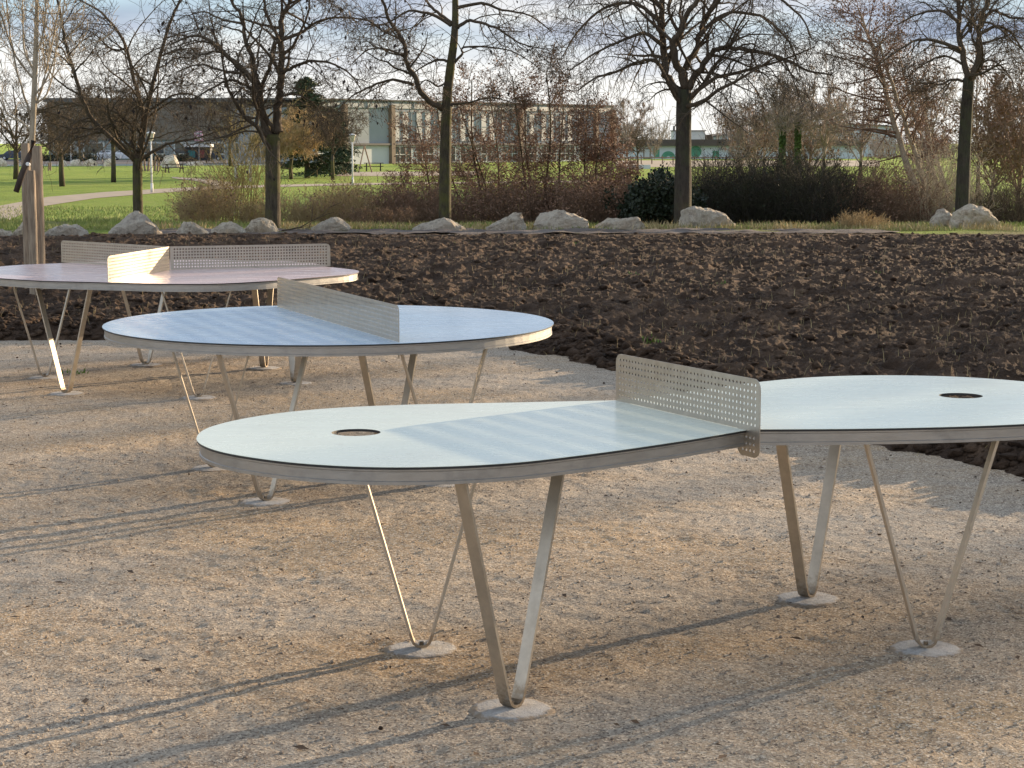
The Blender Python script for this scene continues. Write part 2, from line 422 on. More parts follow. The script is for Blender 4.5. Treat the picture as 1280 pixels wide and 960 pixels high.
# grey track behind the soil
ys = np.arange(36.3, 38.7, 0.12); xs = np.arange(-8, 8.6, 0.12)
X, Y = np.meshgrid(xs, ys)
Z = 0.022 + (fbm(X * 2.5, Y * 4, 5, 31) - 0.5) * 0.13 - 0.12 * sstep((Y - 38.0 - 0.5 * (vnoise(X * 0.8, Y * 0, 5) - 0.5)) / 0.5) - 0.12 * sstep((np.abs(X - 0.2) - 6.6) / 1.2)
tag(grid_obj('gravel_track', X, Y, Z, M['track']), kind='structure')

# dug soil field
def soil_b(x):
    b = np.where(x < -0.3, 16.6, 16.6 - (x + 0.3) * 2.42)
    b = b - 0.45 * np.clip((x - 0.9) / 1.0, 0, 1)
    return np.maximum(b, 1.5)
def soil_height(X, Y):
    b = soil_b(X)
    slope = np.where(X < -0.3, 1.0, 2.62)
    dist = (Y - b) / slope + (fbm(X * 1.7, Y * 1.7, 4, 41) - 0.5) * 0.55
    e = sstep(dist / 0.55)
    far = sstep((36.7 - Y) / 4.5)
    q1, h1 = worley(X * 2.0 + fbm(X * 2, Y * 2, 3, 5), Y * 1.5 + fbm(X * 2, Y * 2, 3, 6), 50)
    q2, h2 = worley(X * 7.2 + 1.5 * fbm(X * 4, Y * 4, 3, 7), Y * 6.4, 60)
    q3, h3 = worley(X * 12 + 1.2 * fbm(X * 9, Y * 9, 2, 8), Y * 10.5, 70)
    h = 0.05 + (fbm(X * 0.45, Y * 0.6, 4, 80) - 0.5) * 0.17 + (fbm(X * 0.55 + 0.3 * np.sin(Y), Y * 3.1, 4, 85) - 0.5) * 0.13
    h = h + 0.05 * h1 * (1 - q1) + 0.048 * h2 * np.clip(1 - 1.2 * q2, 0, 1) + 0.040 * h3 * np.clip(1 - 1.3 * q3, 0, 1)
    h = h + (fbm(X * 9, Y * 9, 5, 90) - 0.5) * 0.085 + (fbm(X * 19, Y * 19, 3, 97) - 0.5) * 0.035
    edge = 0.05 * np.exp(-((dist - 0.45) / 0.4) ** 2)
    return np.where(e > 0, -0.04 + e * (h + 0.045 + edge), -0.06) * (0.25 + 0.75 * far) - 0.09 * (1 - sstep((36.7 - Y) / 0.5))
ys = np.concatenate([np.arange(2, 7.8, 0.12), np.arange(7.8, 22, 0.036), np.arange(22, 36.9, 0.052)])
us = np.linspace(-0.47, 0.52, 1050)
X = us[None, :] * (ys[:, None] + 7); Y = np.repeat(ys[:, None], len(us), 1)
tag(grid_obj('soil', X, Y, soil_height(X, Y), M['soil'], False), kind='structure')

rng = np.random.default_rng(5)
ico_v = None
def lump_field(name, P, R, mat, kind_label, flat=0.6, jit=0.28, sub=1, seed=1):
    rg = np.random.default_rng(seed)
    bm = bmesh.new(); bmesh.ops.create_icosphere(bm, subdivisions=sub, radius=1)
    v = np.array([x.co[:] for x in bm.verts]); f = np.array([[y.index for y in x.verts] for x in bm.faces]); bm.free()
    n = len(P); nv = len(v); nf = len(f)
    J = 1 + (rg.random((n, nv, 1)) - 0.5) * 2 * jit
    S = np.stack([1 + 0.4 * (rg.random(n) - .5), 1 + 0.4 * (rg.random(n) - .5), flat * (1 + 0.5 * (rg.random(n) - .5))], -1)[:, None, :]
    A = rg.random(n) * 6.28; ca, sa = np.cos(A)[:, None], np.sin(A)[:, None]
    V = v[None] * J * S * R[:, None, None]
    V = np.stack([V[..., 0] * ca - V[..., 1] * sa, V[..., 0] * sa + V[..., 1] * ca, V[..., 2]], -1) + P[:, None, :]
    FF = (f[None] + (np.arange(n) * nv)[:, None, None]).reshape(-1)
    me = bpy.data.meshes.new(name); me.vertices.add(n * nv); me.vertices.foreach_set('co', V.reshape(-1).astype(np.float32))
    me.loops.add(n * nf * 3); me.loops.foreach_set('vertex_index', FF.astype(np.int32))
    me.polygons.add(n * nf); me.polygons.foreach_set('loop_start', (np.arange(n * nf) * 3).astype(np.int32))
    me.materials.append(mat); me.update(); me.validate()
    o = bpy.data.objects.new(name, me); col.objects.link(o)
    tag(o, kind_label[0], kind_label[1], kind='stuff'); return o
# clods over the soil
n = 24000
yy = 7 + 29 * rng.random(n) ** 1.3; xx = (rng.random(n) * 0.9 - 0.44) * (yy + 5)
xx[:9000] = -6 + 10.5 * rng.random(9000); yy[:9000] = soil_b(xx[:9000]) + np.abs(rng.normal(0, 1.0, 9000)) + 0.2
R = 0.010 + 0.05 * rng.random(n) ** 4
hh = soil_height(xx, yy); ok = hh > 0.0
lump_field('soil_clods', np.stack([xx, yy, hh + R * 0.2], -1)[ok], R[ok], M['soil'], ('loose dark clods strewn over the dug soil', 'soil clods'), 0.55, 0.42)
# pebbles on the court
n = 26000
yy = 4.4 + 11 * rng.random(n) ** 1.5; xx = (rng.random(n) - 0.5) * 0.62 * (yy + 1)
ok = yy < soil_b(xx) - 0.1
R = 0.0018 + 0.0055 * rng.random(n) ** 5
zz = (fbm(xx * 1.1, yy * 1.1, 5, 9) - 0.5) * 0.022 + (fbm(xx * 9, yy * 9, 3, 19) - 0.5) * 0.012
lump_field('pebbles', np.stack([xx, yy, zz + R * 0.3], -1)[ok], R[ok], M['pebble'], ('small loose pebbles scattered on the sandy gravel', 'pebbles'), 0.75, 0.2, 1)
# crumbs of dark soil and leaf litter near the soil edge and over the court
n = 5000
yy = 5 + 11.5 * rng.random(n); xx = (rng.random(n) - 0.5) * 0.62 * (yy + 1)
de = (soil_b(xx) - yy)
ok = (de > -0.1) & ((rng.random(n) < np.exp(-de / 0.4)) | (rng.random(n) < 0.012))
R = 0.003 + 0.007 * rng.random(n) ** 3
zz = (fbm(xx * 1.1, yy * 1.1, 5, 9) - 0.5) * 0.022
lump_field('soil_crumbs', np.stack([xx, yy, zz + R * 0.3], -1)[ok], R[ok], M['soil'], ('dark soil crumbs spilled along the edge of the gravel', 'soil crumbs'), 0.6, 0.3, 1)

def litter(rg, n):
    y = 4.8 + 11 * rg.random(n); x = (rg.random(n) - .5) * .58 * (y + 1); ok = y < soil_b(x) - .15; x, y = x[ok], y[ok]
    return np.stack([x, y, 0.004 + (fbm(x * 1.1, y * 1.1, 5, 9) - 0.5) * 0.022], -1)
rg = np.random.default_rng(71); P = litter(rg, 420); V = []; Fc = []
for p in P:
    a = rg.random() * 6.28; L = rg.uniform(.008, .028); w_ = L * rg.uniform(.25, .5); h_ = rg.uniform(.001, .009)
    c_, s_ = math.cos(a), math.sin(a); b_ = len(V)
    V += [(p[0] - c_ * L, p[1] - s_ * L, p[2]), (p[0] + s_ * w_, p[1] - c_ * w_, p[2] + h_), (p[0] + c_ * L, p[1] + s_ * L, p[2] + h_ * .6), (p[0] - s_ * w_, p[1] + c_ * w_, p[2] + h_ * .3)]
    Fc.append((b_, b_ + 1, b_ + 2, b_ + 3))
mb = MB(); mb.add(V, Fc); tag(mb.build('leaf_litter', M['leaf_litter']), 'small dry brown leaf scraps and bark bits lying on the gravel', 'leaf litter', kind='stuff')
# ------------------------------------------------------------------ tables
TZ = 0.76
def fill_loops(outer, holes, z, m, mb):
    """triangulated flat polygon with holes added to mb"""
    bm = bmesh.new(); ed = []
    for loop in [outer] + holes:
        vs = [bm.verts.new((p[0], p[1], z)) for p in loop]
        for i in range(len(vs)): ed.append(bm.edges.new((vs[i], vs[(i + 1) % len(vs)])))
    bmesh.ops.triangle_fill(bm, edges=ed, use_beauty=True)
    bm.verts.index_update()
    vs = [v.co[:] for v in bm.verts]
    fs = []
    for f in bm.faces:
        idx = [v.index for v in f.verts]
        if f.normal.z < 0: idx = idx[::-1]
        fs.append(tuple(idx))
    bm.free(); mb.add(vs, fs, m)
def wall_loop(mb, loop, z0, z1, m, flip=False):
    n = len(loop); vs = [(p[0], p[1], z0) for p in loop] + [(p[0], p[1], z1) for p in loop]
    fs = [((i + 1) % n, i, n + i, n + (i + 1) % n) if flip else (i, (i + 1) % n, n + (i + 1) % n, n + i) for i in range(n)]
    mb.add(vs, fs, m)
def catmull(pts, k=8):
    out = []; n = len(pts)
    for i in range(n):
        p0, p1, p2, p3 = [np.array(pts[(i + j - 1) % n], float) for j in range(4)]
        for t in np.linspace(0, 1, k, endpoint=False):
            out.append(tuple(0.5 * ((2 * p1) + (-p0 + p2) * t + (2 * p0 - 5 * p1 + 4 * p2 - p3) * t ** 2 + (-p0 + 3 * p1 - 3 * p2 + p3) * t ** 3)))
    return out
def inset(poly, d):
    n = len(poly); out = []
    for i in range(n):
        a = np.array(poly[i - 1]); b = np.array(poly[i]); c = np.array(poly[(i + 1) % n])
        e = c - a; e /= np.linalg.norm(e) + 1e-9
        nrm = np.array([-e[1], e[0]])
        out.append(tuple(b + nrm * d))
    return out
def circle(cx, cy, r, n=32):
    return [(cx + r * math.cos(6.28318 * i / n), cy + r * math.sin(6.28318 * i / n)) for i in range(n)]

def make_top(root, outline, holes, mat, seam=None):
    """outline CCW; world coords relative to root"""
    mb = MB()
    T1 = 0.008
    fill_loops(outline, holes, TZ, 0, mb)
    ins = inset(outline, 0.0012)
    wall_loop(mb, outline, TZ - 0.0012, TZ, 0)
    wall_loop(mb, ins, TZ - T1, TZ - 0.0012, 1)
    for h in holes: wall_loop(mb, h, TZ - T1, TZ, 1, True)
    fill_loops(ins, holes, TZ - T1, 1, mb)
    mb.build('tabletop', [mat, M['black']], root)
    # rim band with a shallow channel
    rb = MB()
    prof = [(0.008, TZ - T1), (0.008, TZ - T1 - 0.006), (0.0105, TZ - T1 - 0.008), (0.0105, TZ - T1 - 0.034), (0.008, TZ - T1 - 0.036), (0.008, TZ - T1 - 0.045), (0.035, TZ - T1 - 0.045), (0.035, TZ - T1 - 0.041)]
    loops = [[(p[0], p[1], z) for p in inset(outline, d)] for d, z in prof]
    n = len(outline); vs = [v for l in loops for v in l]; fs = []
    for k in range(len(loops) - 1):
        for i in range(n):
            j = (i + 1) % n; fs.append((k * n + j, k * n + i, (k + 1) * n + i, (k + 1) * n + j)[::-1])
    rb.add(vs, fs)
    rim = rb.build('rim', M['rim'], root)
    ub = MB(); big = []
    for h in holes:
        c = np.mean(np.array(h), 0); big.append([tuple(c + (np.array(p) - c) * 1.5) for p in h])
    fill_loops(inset(outline, 0.036), big, TZ - T1 - 0.002, 0, ub)
    ub.build('underside_panel', M['dark'], root)

def make_leg(root, foot, ang, top=0.44, rad=None, zt=TZ - 0.052, gap=0.05, w=0.043, t=0.009, lean=0.0):
    """flat bar bent into a V in the vertical plane at ang"""
    u = Vector((math.cos(ang), math.sin(ang), 0)); nrm = Vector((-math.sin(ang), math.cos(ang), 0))
    hw = top / 2; g = gap / 2; r = 0.028
    pts = [(-hw, zt)]
    # bottom bend
    dl = Vector((-hw + g, zt - 0.012)).normalized()
    b0 = Vector((-g, 0.012))
    pts.append(tuple(b0 + Vector((-(hw - g), zt - 0.012)).normalized() * r))
    for s in (0.35, 0.75, 1.0):
        a = b0 + Vector((-(hw - g), zt - 0.012)).normalized() * r * (1 - s) ** 2 + Vector((1, 0)) * (r * 0.7 * s * s)
        pts.append((a.x, a.y))
    right = [(-p[0], p[1]) for p in pts[::-1]]
    pts = pts + right
    mb = MB(); vs = []
    F0 = Vector((foot[0], foot[1], 0)) ; k = len(pts)
    for i, (a, z) in enumerate(pts):
        p0 = pts[max(0, i - 1)]; p1 = pts[min(k - 1, i + 1)]
        tx, tzz = p1[0] - p0[0], p1[1] - p0[1]; L = math.hypot(tx, tzz); nx, nz = -tzz / L, tx / L
        for s1, s2 in ((-1, -1), (1, -1), (1, 1), (-1, 1)):
            q = F0 + u * (a + nx * t / 2 * s1) + nrm * (w / 2 * s2) + Vector((0, 0, z + nz * t / 2 * s1))
            vs.append(tuple(q))
    fs = []
    for i in range(k - 1):
        for j in range(4):
            j2 = (j + 1) % 4; fs.append((i * 4 + j, i * 4 + j2, (i + 1) * 4 + j2, (i + 1) * 4 + j))
    fs.append((3, 2, 1, 0)); e = (k - 1) * 4; fs.append((e, e + 1, e + 2, e + 3))
    mb.add(vs, fs); lg = mb.build('leg', M['steel'], root)
    # anchor bolt in the bend
    bb = MB(); bb.tube([F0 + Vector((0, 0, 0.012)), F0 + Vector((0, 0, 0.026))], [0.008, 0.008], 6); bb.build('bolt', M['steel'], lg)
    # concrete footing disc, irregular, slightly proud
    cb = MB(); rr = random.Random(int(foot[0] * 1000 + foot[1] * 77)); n = 40
    ph = [rr.random() * 6.28 for _ in range(4)]
    rings = []
    for rf, z in ((1.03, -0.006), (0.97, 0.001), (0.86, 0.004), (0.5, 0.006), (0.0, 0.006)):
        rings.append([(0.122 * rf * (1 + 0.035 * math.sin(2 * a + ph[0]) + 0.03 * math.sin(5 * a + ph[1]) + 0.015 * math.sin(11 * a + ph[2])) * math.cos(a),
                       0.122 * rf * (1 + 0.035 * math.sin(2 * a + ph[0]) + 0.03 * math.sin(5 * a + ph[1]) + 0.015 * math.sin(11 * a + ph[2])) * math.sin(a), z) for a in [6.28318 * i / n for i in range(n)]])
    vs = [v for r_ in rings for v in r_]; fs = []
    for k2 in range(len(rings) - 1):
        for i in range(n):
            j = (i + 1) % n; fs.append((k2 * n + i, k2 * n + j, (k2 + 1) * n + j, (k2 + 1) * n + i))
    cb.add(vs, fs); c = cb.build('concrete_footing', M['concrete'], root); c.location = (foot[0], foot[1], 0)

def perf_plate(p0, p1, z0, z1, mb, pitch=0.021, hole=0.0054, th=0.0025, margin=0.013, corners=(0.03, 0.03, 0, 0), seg=8):
    """perforated vertical plate from p0 to p1 (xy); corners: radius at p0-top, p1-top, p1-bottom, p0-bottom"""
    P0 = Vector((p0[0], p0[1], 0)); u = Vector((p1[0] - p0[0], p1[1] - p0[1], 0)); L = u.length; u.normalize()
    nr = Vector((-u.y, u.x, 0)); H = z1 - z0
    nx = int((L - 2 * margin) / pitch); nz = int((H - 2 * margin * 0.6) / pitch)
    gx0 = (L - nx * pitch) / 2; gz0 = (H - nz * pitch) / 2
    def W(a, b, s): 
        q = P0 + u * a + nr * (s * th / 2); return (q.x, q.y, z0 + b)
    for i in range(nx):
        for k in range(nz):
            cx = gx0 + (i + .5) * pitch; cz = gz0 + (k + .5) * pitch; h = pitch / 2
            out = []; inn = []
            for j in range(seg):
                a = 6.2831853 * (j + .5) / seg if seg == 4 else 6.2831853 * j / seg
                c, s = math.cos(a), math.sin(a); sc = h / max(abs(c), abs(s))
                out.append((cx + c * sc, cz + s * sc)); inn.append((cx + c * hole, cz + s * hole))
            vs = []
            for s in (-1, 1):
                vs += [W(a, b, s) for a, b in out] + [W(a, b, s) for a, b in inn]
            fs = []
            for j in range(seg):
                j2 = (j + 1) % seg
                fs.append((j, j2, seg + j2, seg + j)); fs.append((2 * seg + j, 3 * seg + j, 3 * seg + j2, 2 * seg + j2))
                fs.append((seg + j, seg + j2, 3 * seg + j2, 3 * seg + j))
            mb.add(vs, fs)
    # border
    c0, c1, c2, c3 = corners
    def arc(cx, cz, r, a0):
        if r <= 0: return [(cx, cz)]
        return [(cx + r * math.cos(a0 + t * math.pi / 2), cz + r * math.sin(a0 + t * math.pi / 2)) for t in np.linspace(0, 1, 7)]
    outer = arc(L - c2, c2, c2, -math.pi / 2) + arc(L - c1, H - c1, c1, 0) + arc(c0, H - c0, c0, math.pi / 2) + arc(c3, c3, c3, math.pi)
    inner = [(gx0, gz0), (L - gx0, gz0), (L - gx0, H - gz0), (gx0, H - gz0)]
    tmp = MB(); fill_loops(outer, [inner], 0, 0, tmp)
    for s in (-1, 1):
        mb.add([W(v[0], v[1], s) for v in tmp.v], tmp.f)
    n = len(outer); vs = [W(a, b, -1) for a, b in outer] + [W(a, b, 1) for a, b in outer]
    mb.add(vs, [(i, (i + 1) % n, n + (i + 1) % n, n + i) for i in range(n)])

def xy(v): return (v.x, v.y)
# ---- table one: mint, two drop-shaped halves
root1 = empty('table_tennis_table', (0, 0, 0), 'pale mint green table of two drop shapes with round holes, nearest to the camera', 'table', 'outdoor table tennis tables on the gravel')
M1 = Vector((0.565, 6.64, 0)); ax = Vector((0.891, 0.454, 0)); an = Vector((0.454, -0.891, 0))
near_s = [(0.0, 0.425), (0.35, 0.545), (0.72, 0.64), (1.02, 0.675), (1.3, 0.60), (1.5, 0.43), (1.62, 0.20)]
far_s = [(1.655, 0.0), (1.62, -0.2), (1.5, -0.41), (1.28, -0.575), (1.02, -0.645), (0.72, -0.61), (0.35, -0.49), (0.0, -0.38)]
def drop(sgn, nb):
    pts = nb + far_s
    # smooth curve except at the waist corners
    res = []
    P = [np.array(p) for p in pts]
    P = [2 * P[0] - P[1]] + P + [2 * P[-1] - P[-2]]
    for i in range(1, len(P) - 2):
        for t in np.linspace(0, 1, 9, endpoint=False):
            p0, p1, p2, p3 = P[i - 1:i + 3]
            res.append(0.5 * ((2 * p1) + (-p0 + p2) * t + (2 * p0 - 5 * p1 + 4 * p2 - p3) * t ** 2 + (-p0 + 3 * p1 - 3 * p2 + p3) * t ** 3))
    res.append(P[-2])
    out = []
    for a, b in res:
        q = M1 + ax * (a * sgn) + an * b; out.append((q.x, q.y))
    return out
near_r = [(0.0, 0.43), (0.35, 0.585), (0.72, 0.70), (1.02, 0.725), (1.3, 0.63), (1.5, 0.44), (1.62, 0.20)]
right = drop(1, near_r)      # near waist -> end -> far waist
left = drop(-1, near_s)
outline = right + left[::-1][1:-1]
def area(p): return sum(p[i][0] * p[(i + 1) % len(p)][1] - p[(i + 1) % len(p)][0] * p[i][1] for i in range(len(p)))
if area(outline) < 0: outline = outline[::-1]
h1 = G(445, 540.5, TZ); h2 = G(1201, 494.5, TZ)
make_top(root1, outline, [circle(h1.x, h1.y, 0.077), circle(h2.x, h2.y, 0.077)], M['mint'])
for (px, py, a, tp) in ((640, 886, 50, .45), (527, 811, 2, .44), (1009, 748, 50, .45), (1157, 811, 4, .44)):
    p = G(px, py); make_leg(root1, xy(p), math.radians(a), tp)
mb = MB()
n0 = G(770, 500.5, TZ); n1 = G(950, 541.5, TZ)
perf_plate(xy(n0), xy(n1), TZ + 0.001, TZ + 0.167, mb, corners=(0.032, 0.032, 0, 0))
dv = (n1 - n0).normalized()
for a, b, cc in ((n1 - dv * 0.125, n1, (0, 0, 0.032, 0.03)), (n0, n0 + dv * 0.10, (0, 0, 0.03, 0.032))):
    perf_plate(xy(a), xy(b), TZ - 0.082, TZ + 0.001, mb, corners=cc, margin=0.012)
mb.build('net', M['net'], root1)

# ---- table two: round, light blue
root2 = empty('table_tennis_table', (0, 0, 0), 'round light blue table tennis table with perforated steel net, the middle one of the three', 'table', 'outdoor table tennis tables on the gravel')
C2 = Vector((-0.915, 10.03, 0))
outline = circle(C2.x, C2.y, 1.125, 96)
make_top(root2, outline, [], M['blue'])
for (px, py, a, tp) in ((267, 585, 6, .45), (332, 627, 32, .45), (487, 594, 50, .43), (555, 605, 14, .45)):
    p = G(px, py); make_leg(root2, xy(p), math.radians(a), tp)
mb = MB(); n0 = G(347, 383.5, TZ); n1 = G(499, 428, TZ)
perf_plate(xy(n0), xy(n1), TZ + 0.001, TZ + 0.167, mb, hole=0.0064, corners=(0.032, 0.032, 0, 0))
dv = (n1 - n0).normalized()
perf_plate(xy(n1 - dv * 0.012), xy(n1), TZ - 0.075, TZ + 0.001, mb, margin=0.0, pitch=0.011, hole=0.001, corners=(0, 0, 0, 0))
mb.build('net', M['net'], root2)

# ---- table three: pink, three-way
root3 = empty('table_tennis_table', (0, 0, 0), 'pink rounded table tennis table divided by three perforated nets, farthest on the left', 'table', 'outdoor table tennis tables on the gravel')
C3 = Vector((-2.43, 14.1, 0))
rad = [(-180, 1.36), (-166, 1.40), (-148, 1.27), (-125, 1.19), (-109, 1.15), (-95, 1.19), (-82, 1.29), (-68, 1.37), (-54, 1.33), (-40, 1.29), (-26, 1.31), (-12, 1.37), (2, 1.34), (14, 1.24), (25, 1.18), (38, 1.26), (55, 1.36), (80, 1.36), (103, 1.36), (120, 1.30), (136, 1.32), (150, 1.40), (165, 1.40)]
outline = catmull([(C3.x + r * math.cos(math.radians(a)), C3.y + r * math.sin(math.radians(a))) for a, r in rad], 5)
make_top(root3, outline, [], M['pink'])
for (px, py, a, tp) in ((56, 472, 24, .43), (83, 492, -28, .45), (182, 456, 38, .42), (248, 497, 5, .45), (330, 460, 78, .43), (369, 479, -64, .43)):
    p = G(px, py); make_leg(root3, xy(p), math.radians(a), tp)
for (px, py) in ((77, 328), (135, 352.3), (413, 333)):
    mb = MB(); e = G(px, py, TZ)
    dv = (e - Vector((C3.x, C3.y, TZ))).normalized(); s = Vector((C3.x, C3.y + 0.10, 0)) + dv * 0.004
    perf_plate(xy(s), xy(e), TZ + 0.001, TZ + 0.167, mb, hole=0.0062, corners=(0.0, 0.032, 0, 0), seg=8)
    mb.build('net', M['net'], root3)

# ------------------------------------------------------------------ trees
class Tree:
    def __init__(s, seed): s.r = random.Random(seed); s.trunk = MB(); s.crown = MB(); s.leaf = MB(); s.tips = []
    def rv(s): return Vector((s.r.gauss(0, 1), s.r.gauss(0, 1), s.r.gauss(0, 1)))
    def grow(s, p, d, L, r, lvl, P):
        ns = P['seg'][min(lvl, len(P['seg']) - 1)]
        pts = [p.copy()]; rad = [r]; q = p.copy(); d = d.normalized()
        for i in range(ns):
            d = (d + s.rv() * P['wander'] + Vector((0, 0, 1)) * P['up'][min(lvl, len(P['up']) - 1)]).normalized()
            q = q + d * (L / ns); pts.append(q.copy()); rad.append(max(P['rmin'], r * (1 - 0.75 * (i + 1) / ns)))
        s.crown.tube(pts, rad, 5 if r > 0.02 else 3, 0, False)
        s.kids(pts, rad, L, lvl, P)
    def kids(s, pts, rad, L, lvl, P, f0=0.2):
        if lvl >= P['max']:
            s.tips.append(pts[-1]); 
            if len(pts) > 2: s.tips.append(pts[len(pts) // 2])
            return
        n = P['n'][min(lvl, len(P['n']) - 1)]
        n = max(1, int(n * (0.75 + 0.5 * s.r.random())))
        k = len(pts) - 1
        for i in range(n):
            f = f0 + (1 - f0) * (i + s.r.random()) / n
            x = min(f * k, k - 1e-4); j = int(x); t = x - j
            p = pts[j].lerp(pts[j + 1], t); d0 = (pts[j + 1] - pts[j]).normalized()
            side = s.rv(); side = side - d0 * side.dot(d0)
            if side.length < 1e-3: continue
            side.normalize(); a = math.radians(P['ang'] * (0.7 + 0.6 * s.r.random()))
            d = d0 * math.cos(a) + side * math.sin(a)
            l2 = L * P['ratio'] * (0.6 + 0.7 * s.r.random()) * (1.1 - 0.5 * f)
            l2 = max(l2, P.get('lmin', 0.1))
            s.grow(p, d, l2, max(P['rmin'], (rad[j] * (1 - t) + rad[j + 1] * t) * 0.55), lvl + 1, P)
        # end continues
    def limb(s, pts, r0, r1, P, lvl=0, trunk=False, sides=7, Lk=None, f0=0.25, n=None):
        # smooth the traced polyline
        out = []
        m = len(pts)
        for i in range(m - 1):
            p0 = pts[max(i - 1, 0)]; p1 = pts[i]; p2 = pts[i + 1]; p3 = pts[min(i + 2, m - 1)]
            for t in (0, 0.25, 0.5, 0.75):
                out.append(0.5 * ((2 * p1) + (p2 - p0) * t + (2 * p0 - 5 * p1 + 4 * p2 - p3) * t * t + (3 * p1 - p0 - 3 * p2 + p3) * t ** 3))
        out.append(pts[-1].copy())
        k = len(out)
        rad = [r0 + (r1 - r0) * (i / (k - 1)) ** 0.85 for i in range(k)]
        for i in range(1, k - 1): out[i] = out[i] + s.rv() * rad[i] * 0.25
        (s.trunk if trunk else s.crown).tube(out, rad, sides, 0, True)
        L = sum((out[i + 1] - out[i]).length for i in range(k - 1))
        PP = dict(P)
        if n: PP['n'] = [n] + list(P['n'][1:])
        s.kids(out, rad, Lk or min(3.2, max(1.7, L * 0.75)), lvl, PP, f0)
    def leaves(s, frac, size, m=0, hang=0.0, spread=0.05, clump=1):
        for t in s.tips:
            if s.r.random() > frac: continue
            for _ in range(clump):
                c = t + s.rv() * spread; a = s.rv().normalized()
                if hang: a = (a * (1 - hang) + Vector((0, 0, -1)) * hang).normalized()
                b = a.cross(s.rv()).normalized(); sz = size * (0.6 + 0.8 * s.r.random())
                w = 0.28 if hang else 0.45
                s.leaf.add([tuple(c - b * sz * w * 0.3), tuple(c + a * sz * 0.5 - b * sz * w), tuple(c + a * sz), tuple(c + a * sz * 0.5 + b * sz * w)], [(0, 1, 2, 3)], m)
    def finish(s, name, base, label, cat, group, mtr, mcr, mleaf=None, leafname='dry_leaves'):
        e = empty(name, base, label, cat, group)
        off = tuple(base)
        if s.trunk.f: s.trunk.build('trunk', mtr, e, True, off)
        if s.crown.f: s.crown.build('crown', mcr, e, True, off)
        if s.leaf.f: tag(s.leaf.build(leafname, mleaf, e, False, off), kind='stuff')
        return e

def traced(seed, Y, trunk, tw0, tw1, limbs, P, extra_back=3, base_z=None):
    """trunk, limbs in picture coordinates at depth Y; each limb leans to its own depth"""
    T = Tree(seed); r = T.r
    ppm = F / Y
    tp = [D(x, y, Y) for x, y in trunk]
    b = tp[0]; gz = tz(b.x, b.y) if base_z is None else base_z
    tp[0] = Vector((b.x, b.y, gz - 0.05))
    tp.insert(1, tp[0].lerp(tp[1], 0.06) + Vector((0, 0, 0)))
    k = len(tp); r0 = tw0 / ppm / 2; r1 = tw1 / ppm / 2
    out = []; rad = []
    for i in range(k - 1):
        p0 = tp[max(i - 1, 0)]; p1 = tp[i]; p2 = tp[i + 1]; p3 = tp[min(i + 2, k - 1)]
        for t in (0, .2, .4, .6, .8): out.append(0.5 * ((2 * p1) + (p2 - p0) * t + (2 * p0 - 5 * p1 + 4 * p2 - p3) * t * t + (3 * p1 - p0 - 3 * p2 + p3) * t ** 3))
    out.append(tp[-1]); n = len(out)
    for i in range(n):
        f = i / (n - 1); rad.append((r0 + (r1 - r0) * f) * (1 + 0.45 * math.exp(-f * 14)) * (0.97 + 0.06 * r.random()))
    T.trunk.tube(out, rad, 12)
    for L in limbs:
        pts, w0, w1 = L[0], L[1], L[2]
        s = L[3] if len(L) > 3 else r.uniform(-0.7, 0.7)
        x0, y0 = pts[0]; acc = 0; V = []; lx, ly = x0, y0
        for x, y in pts:
            acc += math.hypot(x - lx, y - ly) / ppm; lx, ly = x, y
            dY = s * max(0, acc - 0.1) * 0.8
            V.append(D(x, y, Y + dY))
        T.limb(V, w0 / ppm / 2, w1 / ppm / 2, P, 0, f0=(L[4] if len(L) > 4 else 0.2))
    top = tp[-1]
    for i in range(extra_back):
        a = r.choice((-1, 1)) * r.uniform(0.9, 2.2); 
        d = Vector((math.sin(a * 0.3) * 0.8, math.cos(a) if abs(a) > 1.57 else math.copysign(0.9, r.random() - .5), r.uniform(0.3, 0.8)))
        T.grow(top - Vector((0, 0, r.uniform(0, 0.4))), d, r.uniform(2, 3), r1 * 0.36, 0, P)
    return T, tp[0]

LOC = dict(max=3, seg=[7, 6, 5, 4], wander=0.21, up=[0.02, 0.0, 0.0, -0.01], n=[11, 6, 4, 3], ang=52, ratio=0.57, rmin=0.0036, lmin=0.28)
rowg = 'bare trees in the row behind the boulders'
